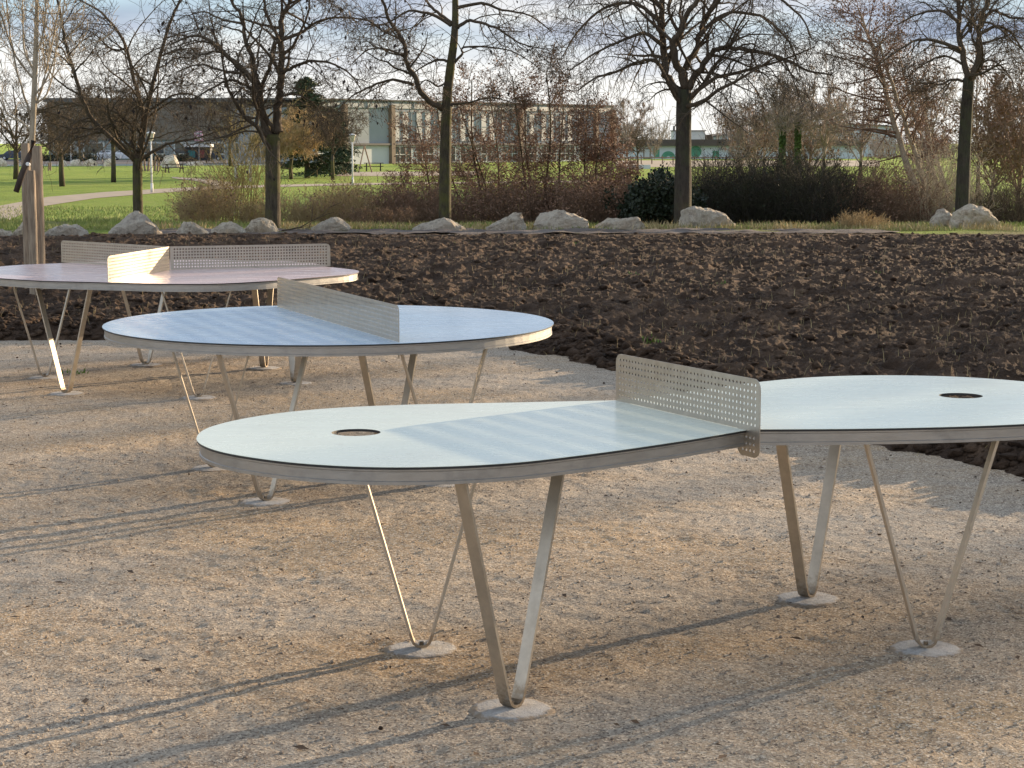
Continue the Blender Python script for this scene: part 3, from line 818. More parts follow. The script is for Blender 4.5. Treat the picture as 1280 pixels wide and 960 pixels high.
# T4 centre-right tree
P4 = dict(LOC, up=[0.04, -0.05, -0.10, -0.12], n=[14, 7, 4, 3], wander=0.15, ratio=.58)
T, b = traced(11, 39.6, [(853, 282), (854, 200), (855, 112)], 25, 18, [
    ([(850, 118), (835, 98), (831, 72), (827, 40), (827, 0), (822, -60), (812, -120)], 12, 5, .2),
    ([(855, 112), (847, 82), (841, 53), (849, 40), (860, 16), (876, -10), (890, -70), (892, -130)], 11, 4, -.3),
    ([(857, 112), (856, 85), (868, 66), (876, 35), (892, 5), (905, -40), (925, -100)], 10, 4, .5),
    ([(860, 112), (873, 90), (886, 72), (902, 60), (924, 61), (956, 66), (982, 74), (1009, 88), (1040, 93)], 10, 2, -.2),
    ([(831, 88), (817, 76), (796, 78), (770, 90), (743, 98), (722, 114)], 6, 1.5, .3),
    ([(874, 90), (897, 93), (918, 105), (945, 117)], 4, 1, -.6),
    ([(830, 60), (806, 42), (780, 50), (745, 66), (712, 88)], 6, 1.5, -.5),
    ([(828, 30), (795, 5), (755, 10), (722, 40), (704, 70)], 6, 1.5, .4),
    ([(870, 50), (905, 18), (950, 20), (985, 50), (1000, 90)], 6, 1.5, .5),
    ([(880, 25), (915, -15), (960, -10), (1000, 20), (1015, 50)], 6, 1.5, -.5),
    ([(827, 10), (790, -30), (745, -25), (710, 10)], 6, 1.5, -.1),
    ([(849, 40), (835, 10), (850, -30), (840, -90)], 5, 2, .8),
], P4, 4)
T.finish('bare_tree', b, 'bare tree with a wide drooping crown and a thick forked trunk right of centre', 'tree', rowg, M['bark_dark'], M['twig'])
# T5 right
P5 = dict(LOC, up=[0.03, -0.03, -0.07, -0.08], n=[11, 7, 4, 3])
T, b = traced(12, 43.2, [(1202, 272), (1206, 180), (1211, 98)], 21, 14, [
    ([(1209, 100), (1203, 72), (1199, 44), (1199, 17), (1196, -10), (1190, -80)], 9, 4, .3),
    ([(1213, 100), (1223, 74), (1224, 44), (1228, 20), (1236, -5), (1240, -80)], 9, 4, -.3),
    ([(1225, 28), (1241, 13), (1262, 22), (1285, 24), (1310, 40)], 5, 1.5, .2),
    ([(1200, 62), (1175, 52), (1153, 49), (1136, 55), (1110, 72), (1090, 88)], 5.5, 1.2, -.3),
    ([(1205, 101), (1188, 100), (1176, 106), (1164, 103)], 4, 1.5, -.5),
    ([(1226, 42), (1245, 33), (1262, 39), (1280, 65), (1290, 80)], 5, 1.3, .5),
    ([(1199, 28), (1175, 13), (1142, 20), (1118, 33)], 5, 1.2, .4),
    ([(1202, 80), (1180, 70), (1155, 80), (1130, 100)], 3.5, 1.2, .6),
    ([(1218, 85), (1240, 75), (1262, 95), (1268, 112)], 3.5, 1, -.6),
    ([(1213, 40), (1215, 10), (1210, -50)], 5, 2, .9),
], P5, 3)
T.finish('bare_tree', b, 'bare dark tree with a slender forked trunk behind the two boulders at the right', 'tree', rowg, M['bark_dark'], M['twig'])
# T3 centre-left
P3 = dict(LOC, up=[0.02, -0.02, -0.05, -0.06], wander=0.19)
T, b = traced(13, 41.5, [(556, 276), (557, 180), (559, 125), (563, 85), (568, 45), (569, 0), (566, -80)], 17, 6, [
    ([(553, 137), (529, 120), (519, 97), (507, 75), (504, 51), (489, 30), (477, 0), (465, -40)], 8, 3, -.2),
    ([(516, 106), (491, 100), (464, 108), (440, 120), (420, 140)], 4.5, 1.2, .3),
    ([(564, 130), (586, 128), (615, 122), (640, 128)], 3.5, 1, -.3),
    ([(568, 78), (578, 67), (580, 59), (613, 59), (645, 66), (680, 90)], 4, 1, .4),
    ([(572, 35), (588, 26), (613, 32), (633, 43), (653, 55), (685, 62)], 5, 1.2, -.4),
    ([(566, 30), (550, 18), (537, 6), (528, -12), (520, -60)], 5, 2, .4),
    ([(560, 77), (546, 75), (529, 83), (512, 95)], 4, 1.2, .7),
    ([(570, 10), (602, 4), (627, 12), (663, 20), (690, 40)], 5, 1.2, .3),
    ([(564, 32), (540, 18), (511, 14), (481, 30), (455, 30)], 5, 1.2, -.5),
    ([(507, 72), (485, 62), (460, 62), (440, 80)], 3.5, 1, .5),
    ([(561, 100), (548, 108), (532, 100), (520, 112)], 3, 1.2, -.8),
    ([(569, 0), (590, -30), (620, -40)], 4, 1.5, .6),
], P3, 2)
T.leaves(0.02, 0.085, 0, 0.75, 0.03)
T.finish('bare_tree', b, 'bare tree with a tall straight mossy trunk in front of the brown thicket', 'tree', rowg, M['bark'], M['twig'], M['pod'], 'seed_pods')
# T2
T, b = traced(14, 38.2, [(341, 288), (341, 220), (341, 168)], 20, 18, [
    ([(337, 172), (326, 142), (321, 114), (308, 91), (281, 67), (259, 49), (239, 45), (215, 55)], 11, 2, -.3, .35),
    ([(322, 112), (316, 73), (306, 47), (302, 20), (289, 0), (280, -50)], 7, 3, .3),
    ([(345, 170), (348, 134), (350, 110), (352, 81), (351, 41), (354, 16), (362, 0), (370, -60)], 12, 5, .1, .3),
    ([(326, 130), (328, 106), (338, 81), (342, 59), (350, 50)], 6, 4, -.5),
    ([(354, 91), (373, 81), (393, 76), (419, 81), (440, 95), (452, 114)], 5, 1.2, -.3),
    ([(352, 50), (379, 39), (395, 28), (419, 22), (460, 26), (480, 40)], 5, 1.2, .3),
    ([(350, 50), (338, 28), (332, 12), (330, 0), (320, -50)], 5, 2, .5),
    ([(308, 93), (277, 88), (249, 81), (220, 90)], 4, 1.2, .3),
    ([(320, 114), (291, 100), (269, 108), (251, 118), (236, 130)], 4, 1.2, -.5),
    ([(350, 120), (372, 118), (392, 130), (405, 150)], 3.5, 1, .7),
    ([(303, 30), (280, 25), (255, 15), (235, 20)], 3.5, 1.2, -.2),
    ([(354, 16), (375, 0), (400, -15), (430, -10)], 4, 1.4, -.5),
    ([(343, 165), (333, 148), (322, 130), (330, 112)], 6, 3, -.9),
], P3, 3)
T.leaves(0.035, 0.09, 0, 0.72, 0.03)
T.finish('bare_tree', b, 'bare tree with a thick trunk splitting low into upright limbs, left of centre', 'tree', rowg, M['bark'], M['twig'], M['pod'], 'seed_pods')
# T1
T, b = traced(15, 45.5, [(173, 276), (172, 240), (172, 198)], 13, 12, [
    ([(170, 202), (134, 168), (107, 134), (91, 84), (81, 50), (72, 0), (60, -40)], 7, 2.5, -.3, .15),
    ([(173, 200), (178, 144), (168, 101), (154, 50), (128, 17), (100, 0)], 7, 2, .2, .15),
    ([(176, 190), (188, 117), (201, 67), (215, 20), (225, 0), (230, -40)], 6, 2.5, -.1, .15),
    ([(175, 200), (208, 181), (249, 172), (285, 158)], 5, 1.2, .4, .15),
    ([(175, 165), (144, 140), (110, 131), (75, 136)], 4, 1.2, .6, .15),
    ([(185, 140), (215, 120), (240, 118), (260, 130)], 3.5, 1.2, -.6, .15),
    ([(120, 150), (95, 152), (60, 140), (30, 145)], 3.5, 1, .3, .15),
    ([(91, 84), (70, 66), (50, 62)], 3, 1, -.4, .1),
    ([(158, 60), (140, 62), (115, 40), (95, 35)], 3, 1, .5, .1),
    ([(200, 70), (225, 62), (250, 60)], 3, 1, .1, .1),
    ([(172, 190), (150, 172), (140, 155), (120, 165), (100, 175)], 3.5, 1, -.8, .1),
], dict(P3, n=[14, 7, 4, 3]), 3)
T.leaves(0.02, 0.09, 0, 0.72, 0.03)
T.finish('bare_tree', b, 'bare spreading tree with a short trunk above the largest pointed boulder on the left', 'tree', rowg, M['bark'], M['twig'], M['pod'], 'seed_pods')
# tree of the row beyond the right edge: its shadow falls across the court
P6 = dict(LOC, up=[0.04, -0.02, -0.05, -0.06], n=[6, 5, 4, 3], rmin=0.006)

# young staked tree on the left in the soil
PY = dict(max=3, seg=[6, 5, 4, 3], wander=0.12, up=[0.05, 0.08, 0.05, 0.02], n=[8, 5, 4, 3], ang=34, ratio=0.45, rmin=0.003, lmin=0.12)
T, b = traced(16, 21.4, [(37, 340), (38, 250), (40, 180), (43, 110), (45, 50), (46, 0), (44, -80)], 10, 4, [
    ([(41, 150), (30, 120), (15, 60), (8, 0), (2, -50)], 3.2, 1.4, -.2, .1),
    ([(42, 140), (55, 100), (66, 50), (75, 0), (82, -50)], 3.2, 1.4, .2, .1),
    ([(41, 165), (22, 150), (8, 140), (-8, 100), (-12, 40)], 3.2, 1.2, .3, .1),
    ([(43, 120), (62, 90), (78, 20), (82, -30)], 3, 1.2, -.4, .1),
    ([(44, 90), (30, 60), (28, 0), (24, -50)], 3, 1.2, .4, .1),
    ([(45, 70), (56, 30), (58, -40)], 3, 1.2, -.3, .1),
    ([(44, 100), (20, 70), (2, 20), (-10, -20)], 3, 1.2, -.5, .1),
    ([(42, 130), (58, 118), (68, 80), (72, 30)], 3, 1.2, .5, .1),
], PY, 2, base_z=0.0)
T.finish('young_tree', b, 'young staked bare tree with a pale slim trunk near the left edge', 'tree', None, M['twig_pale'], M['twig_pale'])
# its stakes
def log(name, p0, p1, r0, r1, mat, label, cat, group=None, parent=None, sides=14):
    p0 = Vector(p0); p1 = Vector(p1); mb = MB(); k = 8
    rr = random.Random(int(p0.x * 991) + 5)
    pts = [p0.lerp(p1, i / k) - p0 + Vector((rr.uniform(-1, 1), rr.uniform(-1, 1), 0)) * r0 * 0.05 for i in range(k + 1)]
    mb.tube(pts, [r0 + (r1 - r0) * i / k for i in range(k)] + [r1 * 0.93], sides)
    o = mb.build(name, mat, parent, True)
    o.location = p0
    m = o.modifiers.new('edge', 'EDGE_SPLIT'); m.split_angle = math.radians(50)
    if label: tag(o, label, cat, group)
    return o
Yp = 21.0
def zat(px, py, Y): return D(px, py, Y)
for i, (xt, yt, xb, Yk, w, lab) in enumerate((
    (31.5, 179, 37, 21.2, 11, 'left timber stake of the young tree, thinner and set behind'),
    (46, 182, 51, 20.9, 13, 'right timber stake of the young tree, lit pale along one side'),
    (39, 213, 43, 20.7, 10.5, 'shorter middle timber stake of the young tree in front of the other two'))):
    t = D(xt, yt, Yk); bb = D(xb, 378, Yk); bb.z = -0.1
    r = w / (F / Yk) / 2
    log('tree_stake', bb, t, r * 1.1, r, M['timber'], lab, 'stake', 'timber stakes round the young tree')
mb = MB(); a = D(42, 176, 20.55); c = D(20, 240, 20.45)
mb.tube([a, a.lerp(c, .33) + Vector((.01, 0, 0)), a.lerp(c, .66), c], [0.028, 0.034, 0.036, 0.03], 8)
tag(mb.build('tie_board', M['strap'], None, True), 'dark wooden tie hanging aslant from the stakes of the young tree', 'tie')
mb = MB(); p = D(36, 206, 20.4)
mb.tube([p, p + Vector((0, -0.05, 0.01))], [0.02, 0.02], 8)
tag(mb.build('bolt_head', M['white'], None), 'small white bolt head on the tie between the timber stakes', 'bolt')

# leaning alders, right
PA = dict(max=3, seg=[6, 5, 4, 3], wander=0.13, up=[0.02, 0.0, 0.0, 0.0], n=[13, 8, 5, 4], ang=62, ratio=0.44, rmin=0.0042, lmin=0.15)
for i, (st, w, nn) in enumerate((
    ([(1158, 284), (1145, 240), (1130, 195), (1108, 120), (1094, 70), (1082, 35), (1072, 8)], 12, 36),
    ([(1168, 284), (1158, 245), (1146, 200), (1124, 130), (1106, 80), (1098, 45)], 10.5, 32),
    ([(1184, 284), (1172, 240), (1159, 195), (1139, 125), (1124, 72)], 10, 26),
    ([(1197, 282), (1182, 235), (1168, 190), (1152, 130), (1146, 95)], 7, 16))):
    T = Tree(40 + i); Yq = 47.5 + i * 0.8; s = (0.1, -0.25, 0.2, 0.35)[i]
    V = [D(x, y, Yq + s * k) for k, (x, y) in enumerate(st)]
    V[0].z = tz(V[0].x, V[0].y) - 0.05
    ppm = F / Yq
    T.limb(V, w / ppm / 2, 1.6 / ppm / 2, PA, 0, True, 8, Lk=3.4 - 0.3 * i, f0=0.36, n=nn)
    T.leaves(0.95, 0.045, 0, 0, 0.05, 1)
    T.finish('leaning_alder', V[0], ['tallest of the leaning thin trees at the right, reddish top leaning left, leftmost stem', 'second thin stem from the left in the leaning clump at the right',
             'pale sunlit leaning stem, third from the left in the clump at the right', 'shortest leaning stem of the clump at the right, next to the dark upright trunk'][i], 'tree', 'thin alders leaning left at the ditch', M['twig_pale'], M['twig_red'], M['leaf_brown'], 'dry_leaves')

# brown alder thicket in the middle
PB = dict(max=3, seg=[6, 4, 4, 3], wander=0.16, up=[0.03, 0.01, 0.0, 0.0], n=[26, 8, 5, 4], ang=60, ratio=0.42, rmin=0.0045, lmin=0.13)
def clump(seed, px, Y, stems, label, mats, leaf=0.95, P=PB, lsz=0.042, name='multi_stem_alder', n=None, group='brown alders in the ditch behind the boulders', Lk=None, cat='tree'):
    T = Tree(seed); ppm = F / Y
    base = D(px, 270, Y); base.z = tz(base.x, base.y) - 0.05
    for (bx, tx, ty, w) in stems:
        p = D(bx, 270, Y + T.r.uniform(-.5, .5)); p.z = tz(p.x, p.y) - 0.05
        t = D(tx, ty, Y + T.r.uniform(-1.1, 1.1))
        m1 = p.lerp(t, 0.3) + Vector((T.r.uniform(-.12, .12), 0, 0.15)); m2 = p.lerp(t, 0.65) + Vector((T.r.uniform(-.12, .12), T.r.uniform(-.1, .1), 0.1))
        T.limb([p, m1, m2, t], w / ppm / 2, 1.2 / ppm / 2, P, 0, True, 7, Lk=Lk or (t - p).length * 0.62, f0=0.12, n=n)
    T.leaves(leaf, lsz, 0, 0, 0.06, 1)
    return T.finish(name, base, label, cat, group, mats[0], mats[1], mats[2], 'dry_leaves')
ba = (M['bark'], M['twig_red'], M['leaf_brown'])
clump(61, 560, 49, [(545, 500, 215, 3), (560, 520, 150, 4), (585, 545, 120, 4)], 'brown bushy alder at the left end of the thicket, spreading low behind the straight trunk', ba, n=32)
clump(62, 610, 48, [(600, 590, 100, 5), (630, 612, 120, 4), (640, 575, 135, 4)], 'alder with several thin stems just right of the straight mossy trunk', ba, n=32)
clump(63, 655, 47.5, [(662, 655, 110, 5), (672, 640, 95, 4)], 'tall dark-stemmed alder in the middle of the brown thicket', ba, n=32)
clump(64, 690, 47, [(683, 683, 88, 5), (690, 705, 130, 4)], 'alder with the highest pointed top in the brown thicket, left of the widest boulder', ba, n=32)
clump(65, 730, 47.5, [(725, 735, 135, 4.5), (735, 760, 150, 4)], 'reddish alder fanning out above the widest boulder', ba, n=32)
clump(66, 758, 46, [(762, 785, 215, 4), (745, 768, 175, 4)], 'low alder arching right over the flat boulder at the thicket end', ba, n=32)

# ------------------------------------------------------------------ brush and shrubs
def brush(seed, x0, x1, ytop, Y0, Y1, n, mat, label, r=0.004, leafm=None, leafsz=0.04, name='bare_shrub', up=0.9, h=None, lv=0.4, leafclump=1, cat='shrub', group=None, fan=0.35, vary=0.5):
    """many thin stems from the ground; x in picture px at mean depth"""
    T = Tree(seed); Ym = (Y0 + Y1) / 2
    P = dict(max=2, seg=[5, 4, 3], wander=0.14, up=[0.05, 0.03, 0.0], n=[7, 4, 2], ang=38, ratio=0.45, rmin=r * 0.75, lmin=0.12)
    cx = D((x0 + x1) / 2, 280, Ym)
    for i in range(n):
        u = T.r.random(); px = x0 + (x1 - x0) * u; Y = T.r.uniform(Y0, Y1)
        b = D(px, 280, Y); b.z = tz(b.x, b.y) - 0.03
        env = (1 - abs(2 * u - 1) ** 2.5) * (1 - vary + vary * T.r.random())
        top = D(px, ytop, Y).z
        H = max(0.25, (top - b.z) * (0.4 + 0.6 * env))
        T.grow(b, Vector((T.r.gauss(0, fan), T.r.gauss(0, fan), up)), H * 1.1, r * (1.3 + T.r.random()), 0, P)
    if leafm: T.leaves(lv, leafsz, 0, 0, 0.06, leafclump)
    base = Vector((cx.x, Ym, tz(cx.x, Ym)))
    e = empty(name, base, label, cat, group)
    T.crown.build('stems', mat, e, True, tuple(base))
    if T.leaf.f: T.leaf.build('leaves', leafm, e, False, tuple(base))
    return e
bg_ = 'bare shrubs along the ditch behind the boulders'
brush(101, 286, 332, 135, 44, 46.5, 30, M['twig_yellow'], 'tall thin yellowish sapling stems left of the thick forked trunk', 0.006, name='sapling_clump', group=bg_, fan=0.07, cat='saplings')
brush(102, 228, 300, 226, 43, 46, 130, M['twig_tan'], 'tan rounded bare shrub behind the small boulders on the left', 0.0045, group=bg_, leafm=M['leaf_brown'], lv=0.2)
brush(103, 300, 385, 246, 43, 47, 110, M['twig_tan'], 'low tan brush around the foot of the thick forked trunk', 0.0045, group=bg_)
brush(104, 385, 465, 232, 43, 47, 190, M['twig_tan'], 'dense straw-brown shrub behind the flat two-part boulder', 0.0045, group=bg_, leafm=M['leaf_brown'], lv=0.15)
brush(105, 462, 560, 230, 44, 48, 220, M['twig_red'], 'brown shrub left of the straight mossy trunk', 0.0045, group=bg_, leafm=M['leaf_brown'], lv=0.35)
brush(106, 560, 700, 225, 45, 50, 260, M['twig_red'], 'low brown undergrowth beneath the alder thicket', 0.0045, group=bg_, leafm=M['leaf_brown'], lv=0.4, leafclump=2)
brush(107, 690, 795, 226, 44, 48.5, 260, M['twig_red'], 'russet brown shrub behind the widest boulder', 0.0045, group=bg_, leafm=M['leaf_brown'], lv=0.6, leafclump=2)
brush(108, 800, 850, 231, 41.8, 44, 80, M['twig'], 'dark evergreen shrub just left of the forked trunk behind the flat boulder', 0.004, leafm=M['leaf_dark'], leafsz=0.07, name='evergreen_shrub', lv=1.0, leafclump=7, cat='shrub', vary=0.25)
brush(109, 856, 965, 203, 44, 50, 480, M['bark_dark'], 'dark tangled shrub in the ditch right of the forked trunk', 0.005, group=bg_, leafm=M['leaf_dark'], lv=0.12, leafclump=1, leafsz=.04, vary=.45)
brush(110, 935, 1070, 206, 44, 51, 520, M['bark_dark'], 'dark bare shrub mass in the ditch between the big boulder and the leaning stems', 0.005, group=bg_, vary=.35)
brush(111, 1040, 1160, 214, 45, 51, 330, M['twig_red'], 'reddish brush at the feet of the leaning stems', 0.005, group=bg_, leafm=M['leaf_brown'], lv=0.4)
brush(112, 1140, 1215, 190, 45, 49, 90, M['twig_pale'], 'pale thin upright shoots left of the dark slender trunk at the right', 0.005, group=bg_, fan=0.18)
brush(113, 1205, 1340, 228, 45, 50, 300, M['twig'], 'low brown brush behind the large round boulder at the right edge', 0.005, group=bg_)
brush(114, 1050, 1100, 273, 38.6, 39.4, 70, M['twig_tan'], 'small heap of dead brown stalks at the end of the grey track', 0.0035, name='dead_stalk_heap', up=0.35, fan=0.7, cat='dead stalks')
brush(115, 425, 520, 262, 41, 42.5, 40, M['twig_red'], 'low reddish weeds left of the rounded tan boulder', 0.0035, name='weed_patch', cat='weeds')

# ------------------------------------------------------------------ boulders
def boulder(seed, x0, x1, base_y, prof, label):
    """prof: list of (fraction along width, picture y of the top outline)"""
    rr = random.Random(seed); g = G((x0 + x1) / 2, base_y); Y = g.y + 0.25; ppm = F / Y
    cx = D((x0 + x1) / 2, base_y, Y)
    W = (x1 - x0) / ppm
    bm = bmesh.new(); pts = []
    for f, y in prof:
        X = (f - 0.5) * W; Zt = max(0.03, D(0, y, Y).z)
        pts.append((X, rr.uniform(-.16, .16) * W, Zt))
        for s in (-1, 1):
            k = rr.uniform(0.35, 0.95)
            pts.append((X * rr.uniform(.7, 1.02) + rr.uniform(-.06, .06) * W, s * W * rr.uniform(0.12, 0.30), Zt * k))
    for s in (-1, 1):
        for f in (0.06, 0.3, 0.6, 0.94):
            pts.append(((f - .5) * W, s * W * (0.3 if 0.2 < f < .8 else 0.16) * rr.uniform(.8, 1.1), -0.06))
    for _ in range(7):
        a_ = rr.uniform(0.2, math.pi - .2) * -1; f = .5 + .42 * math.cos(a_); zt = np.interp(f, [p_[0] for p_ in prof], [D(0, p_[1], Y).z for p_ in prof])
        pts.append(((f - .5) * W, -W * .33 * abs(math.sin(a_)) * rr.uniform(.6, 1.0), zt * rr.uniform(.25, .8)))
    pts += [(-W * .5, 0, -0.05), (W * .5, 0, -0.05), (-W * .49, 0, 0.06), (W * .49, 0, 0.06)]
    vs = [bm.verts.new(p) for p in pts]
    r = bmesh.ops.convex_hull(bm, input=vs)
    bmesh.ops.delete(bm, geom=[v for v in bm.verts if not v.link_faces], context='VERTS')
    bmesh.ops.triangulate(bm, faces=bm.faces[:])
    for _ in range(4):
        bmesh.ops.subdivide_edges(bm, edges=[e for e in bm.edges if e.calc_length() > 0.06], cuts=1, use_grid_fill=True)
        bmesh.ops.triangulate(bm, faces=bm.faces[:])
    bm.normal_update()
    o3 = Vector((seed * 3.1, seed * 1.7, 0))
    for v in bm.verts:
        q = v.co + o3
        rd = mnoise.ridged_multi_fractal(q * 2.2, 1.0, 2.0, 3, 1.0, 2.0)
        d = 0.022 * (mnoise.fractal(q * 3.0, 1.0, 2.0, 4) ) + 0.026 * (rd - 1) + 0.020 * mnoise.fractal(q * 11, 0.8, 2.0, 3)
        c = 0
        v.co += v.normal * (d + c - 0.01)
    me = bpy.data.meshes.new('boulder'); bm.to_mesh(me); bm.free(); me.materials.append(M['rock'])
    o = bpy.data.objects.new('boulder', me); col.objects.link(o); o.location = (cx.x, Y, 0)
    tag(o, label, 'boulder', 'limestone boulders lined up behind the soil'); return o
boulder(1, -12, 16, 297, [(.1, 290), (.5, 284), (.9, 288)], 'low tan boulder cut off by the left edge')
boulder(2, 14, 54, 296, [(.1, 288), (.35, 278), (.6, 276), (.9, 288)], 'pale boulder half hidden behind the timber stakes')
boulder(3, 54, 112, 297, [(.05, 291), (.3, 284), (.45, 278), (.75, 279), (.95, 290)], 'long low boulder with a bright right side, next right of the timber stakes')
boulder(4, 135, 204, 294, [(.02, 290), (.2, 279), (.48, 263), (.62, 266), (.85, 278), (.98, 289)], 'largest pointed boulder on the left, below the short-trunked spreading tree')
boulder(5, 221, 263, 295, [(.05, 288), (.2, 276), (.5, 275), (.9, 288)], 'small tan boulder with an upright left face, right of the pointed one')
boulder(6, 262, 308, 293, [(.05, 290), (.35, 278), (.6, 276), (.95, 289)], 'small low boulder with a sunlit right edge, before the yellowish saplings')
boulder(7, 303, 349, 292, [(.05, 286), (.25, 275), (.5, 271), (.8, 275), (.97, 287)], 'grey rounded boulder at the foot of the thick forked trunk')
boulder(8, 388, 440, 289, [(.05, 285), (.3, 277), (.6, 271), (.8, 274), (.97, 284)], 'flat pale boulder before the dense straw-brown shrub')
boulder(9, 514, 583, 290, [(.05, 284), (.35, 275), (.6, 271), (.8, 278), (.97, 286)], 'low rounded boulder with tan patches right under the straight mossy trunk')
boulder(10, 606, 659, 289, [(.03, 286), (.35, 273), (.7, 264), (.85, 266), (.97, 282)], 'wedge-shaped grey boulder peaking on its right side')
boulder(11, 666, 737, 288, [(.02, 278), (.12, 266), (.4, 261), (.65, 265), (.95, 275), (.99, 284)], 'widest grey boulder with a broad top, in the middle of the row')
boulder(12, 744, 807, 288, [(.04, 281), (.25, 272), (.6, 270), (.9, 273), (.98, 282)], 'smooth flat grey boulder left of the dark evergreen shrub')
boulder(13, 847, 915, 286, [(.02, 276), (.1, 261), (.3, 257), (.7, 262), (.85, 266), (.98, 278)], 'big orange-tinged boulder at the foot of the forked trunk right of centre')
boulder(14, 902, 921, 284, [(.2, 276), (.6, 274), (.9, 278)], 'little grey stone touching the right end of the orange-tinged boulder')
boulder(15, 1162, 1194, 283, [(.05, 274), (.3, 262), (.6, 260), (.9, 268)], 'small white boulder next to the big round one at the right')
boulder(16, 1186, 1250, 284, [(.02, 276), (.15, 263), (.4, 255), (.65, 257), (.85, 264), (.98, 276)], 'big round grey boulder at the right, under the dark slender tree')

# ------------------------------------------------------------------ grass blades and straw on the verge
def blades(name, n, fx, mat, label, cat, hmin, hmax, seed, w=0.008):
    rg = np.random.default_rng(seed)
    P = fx(rg, n); n = len(P)
    H = hmin + (hmax - hmin) * rg.random(n) ** 2; A = rg.random(n) * 6.28
    lean = rg.normal(0, 0.35, (n, 2)) * H[:, None]
    a = P + np.stack([np.cos(A) * w, np.sin(A) * w, np.zeros(n)], -1); b = P - np.stack([np.cos(A) * w, np.sin(A) * w, np.zeros(n)], -1)
    m = P + np.stack([lean[:, 0] * .4, lean[:, 1] * .4, H * 0.6], -1); c = P + np.stack([lean[:, 0], lean[:, 1], H], -1)
    m1 = m + (a - P) * 0.7; m2 = m - (a - P) * 0.7
    V = np.stack([a, b, m2, m1, c], 1).reshape(-1)
    me = bpy.data.meshes.new(name); me.vertices.add(n * 5); me.vertices.foreach_set('co', V.astype(np.float32))
    base = np.arange(n) * 5
    loops = np.stack([base, base + 1, base + 2, base + 3, base + 3, base + 2, base + 4], -1).reshape(-1)
    me.loops.add(n * 7); me.loops.foreach_set('vertex_index', loops.astype(np.int32))
    ls = np.stack([np.arange(n) * 7, np.arange(n) * 7 + 4], -1).reshape(-1)
    me.polygons.add(2 * n); me.polygons.foreach_set('loop_start', ls.astype(np.int32))
    me.materials.append(mat); me.update(); me.validate()
    o = bpy.data.objects.new(name, me); col.objects.link(o); tag(o, label, cat, kind='stuff'); return o
def verge(rg, n):
    y = 37.9 + 5.5 * rg.random(n) ** 1.4; x = (rg.random(n) - .5) * 25
    k = fbm(x * 0.9, y * 0.9, 4, 200); ok = k > 0.36 + 0.12 * rg.random(n)
    x, y = x[ok], y[ok]; return np.stack([x, y, terr(x, y) - 0.01], -1)
blades('verge_grass', 42000, verge, M['blade'], 'short green and yellow grass between the boulders', 'grass', 0.03, 0.13, 3, 0.007)
def verge2(rg, n):
    cx = np.array([G(x, 289).x for x in (440, 505, 590, 660, 815, 840, 925, 985, 1000, 1110, 1150, 1255, 375, 355, 215)])
    i = rg.integers(0, len(cx), n); x = cx[i] + rg.normal(0, 0.35, n); y = 38.5 + rg.normal(0, 0.3, n)
    return np.stack([x, y, terr(x, y)], -1)
blades('straw_tufts', 5000, verge2, M['straw'], 'yellow straw tufts growing at the feet of the boulders', 'dry grass', 0.05, 0.2, 4, 0.008)
def lawnb(rg, n):
    y = 43 + 40 * rg.random(n) ** 1.2; x = (rg.random(n) - .62) * 0.62 * y
    return np.stack([x, y, terr(x, y) - .01], -1)
blades('lawn_grass', 60000, lawnb, M['blade'], 'longer blades of grass on the far side of the boulders', 'grass', 0.04, 0.16, 6, 0.014)
def weeds(rg, n):
    cs = np.array([xy(G(*p)) for p in ((812, 440), (790, 352), (1100, 350), (905, 366), (560, 310), (720, 312), (1210, 560), (95, 467), (430, 405))])
    i = rg.integers(0, len(cs), n); P = cs[i] + rg.normal(0, 0.05, (n, 2))
    z = soil_height(P[:, 0], P[:, 1]); return np.stack([P[:, 0], P[:, 1], np.maximum(z, 0) - .005], -1)
blades('soil_weeds', 240, weeds, M['weed'], 'tiny green sprouts coming up through the dug soil', 'weeds', 0.02, 0.06, 8, 0.006)
def roots(rg, n):
    y = 10 + 26 * rg.random(n); x = (rg.random(n) - .45) * .7 * y
    ok = y > soil_b(x) + .3; x, y = x[ok], y[ok]
    return np.stack([x, y, soil_height(x, y) - .01], -1)
blades('root_fibres', 5000, roots, M['straw'], 'dry root fibres and straw sticking out of the soil', 'roots', 0.03, 0.12, 9, 0.003)
# broken branch lying on the soil edge, left
T = Tree(77); b0 = D(352, 284, 36.6); b0.z = 0.06
T.grow(b0, Vector((0.8, 0.1, 0.12)), 1.1, 0.016, 1, dict(LOC, max=2, up=[0, 0, 0], n=[4, 4, 3]))
T.grow(b0 + Vector((.5, 0, .05)), Vector((0.3, 0.1, 0.9)), 0.5, 0.012, 1, dict(LOC, max=2, up=[0, 0, 0], n=[3, 3, 3]))
o = T.crown.build('broken_branch', M['twig'], None, True); tag(o, 'broken forked branch lying on the soil between the grey and flat boulders', 'branch')

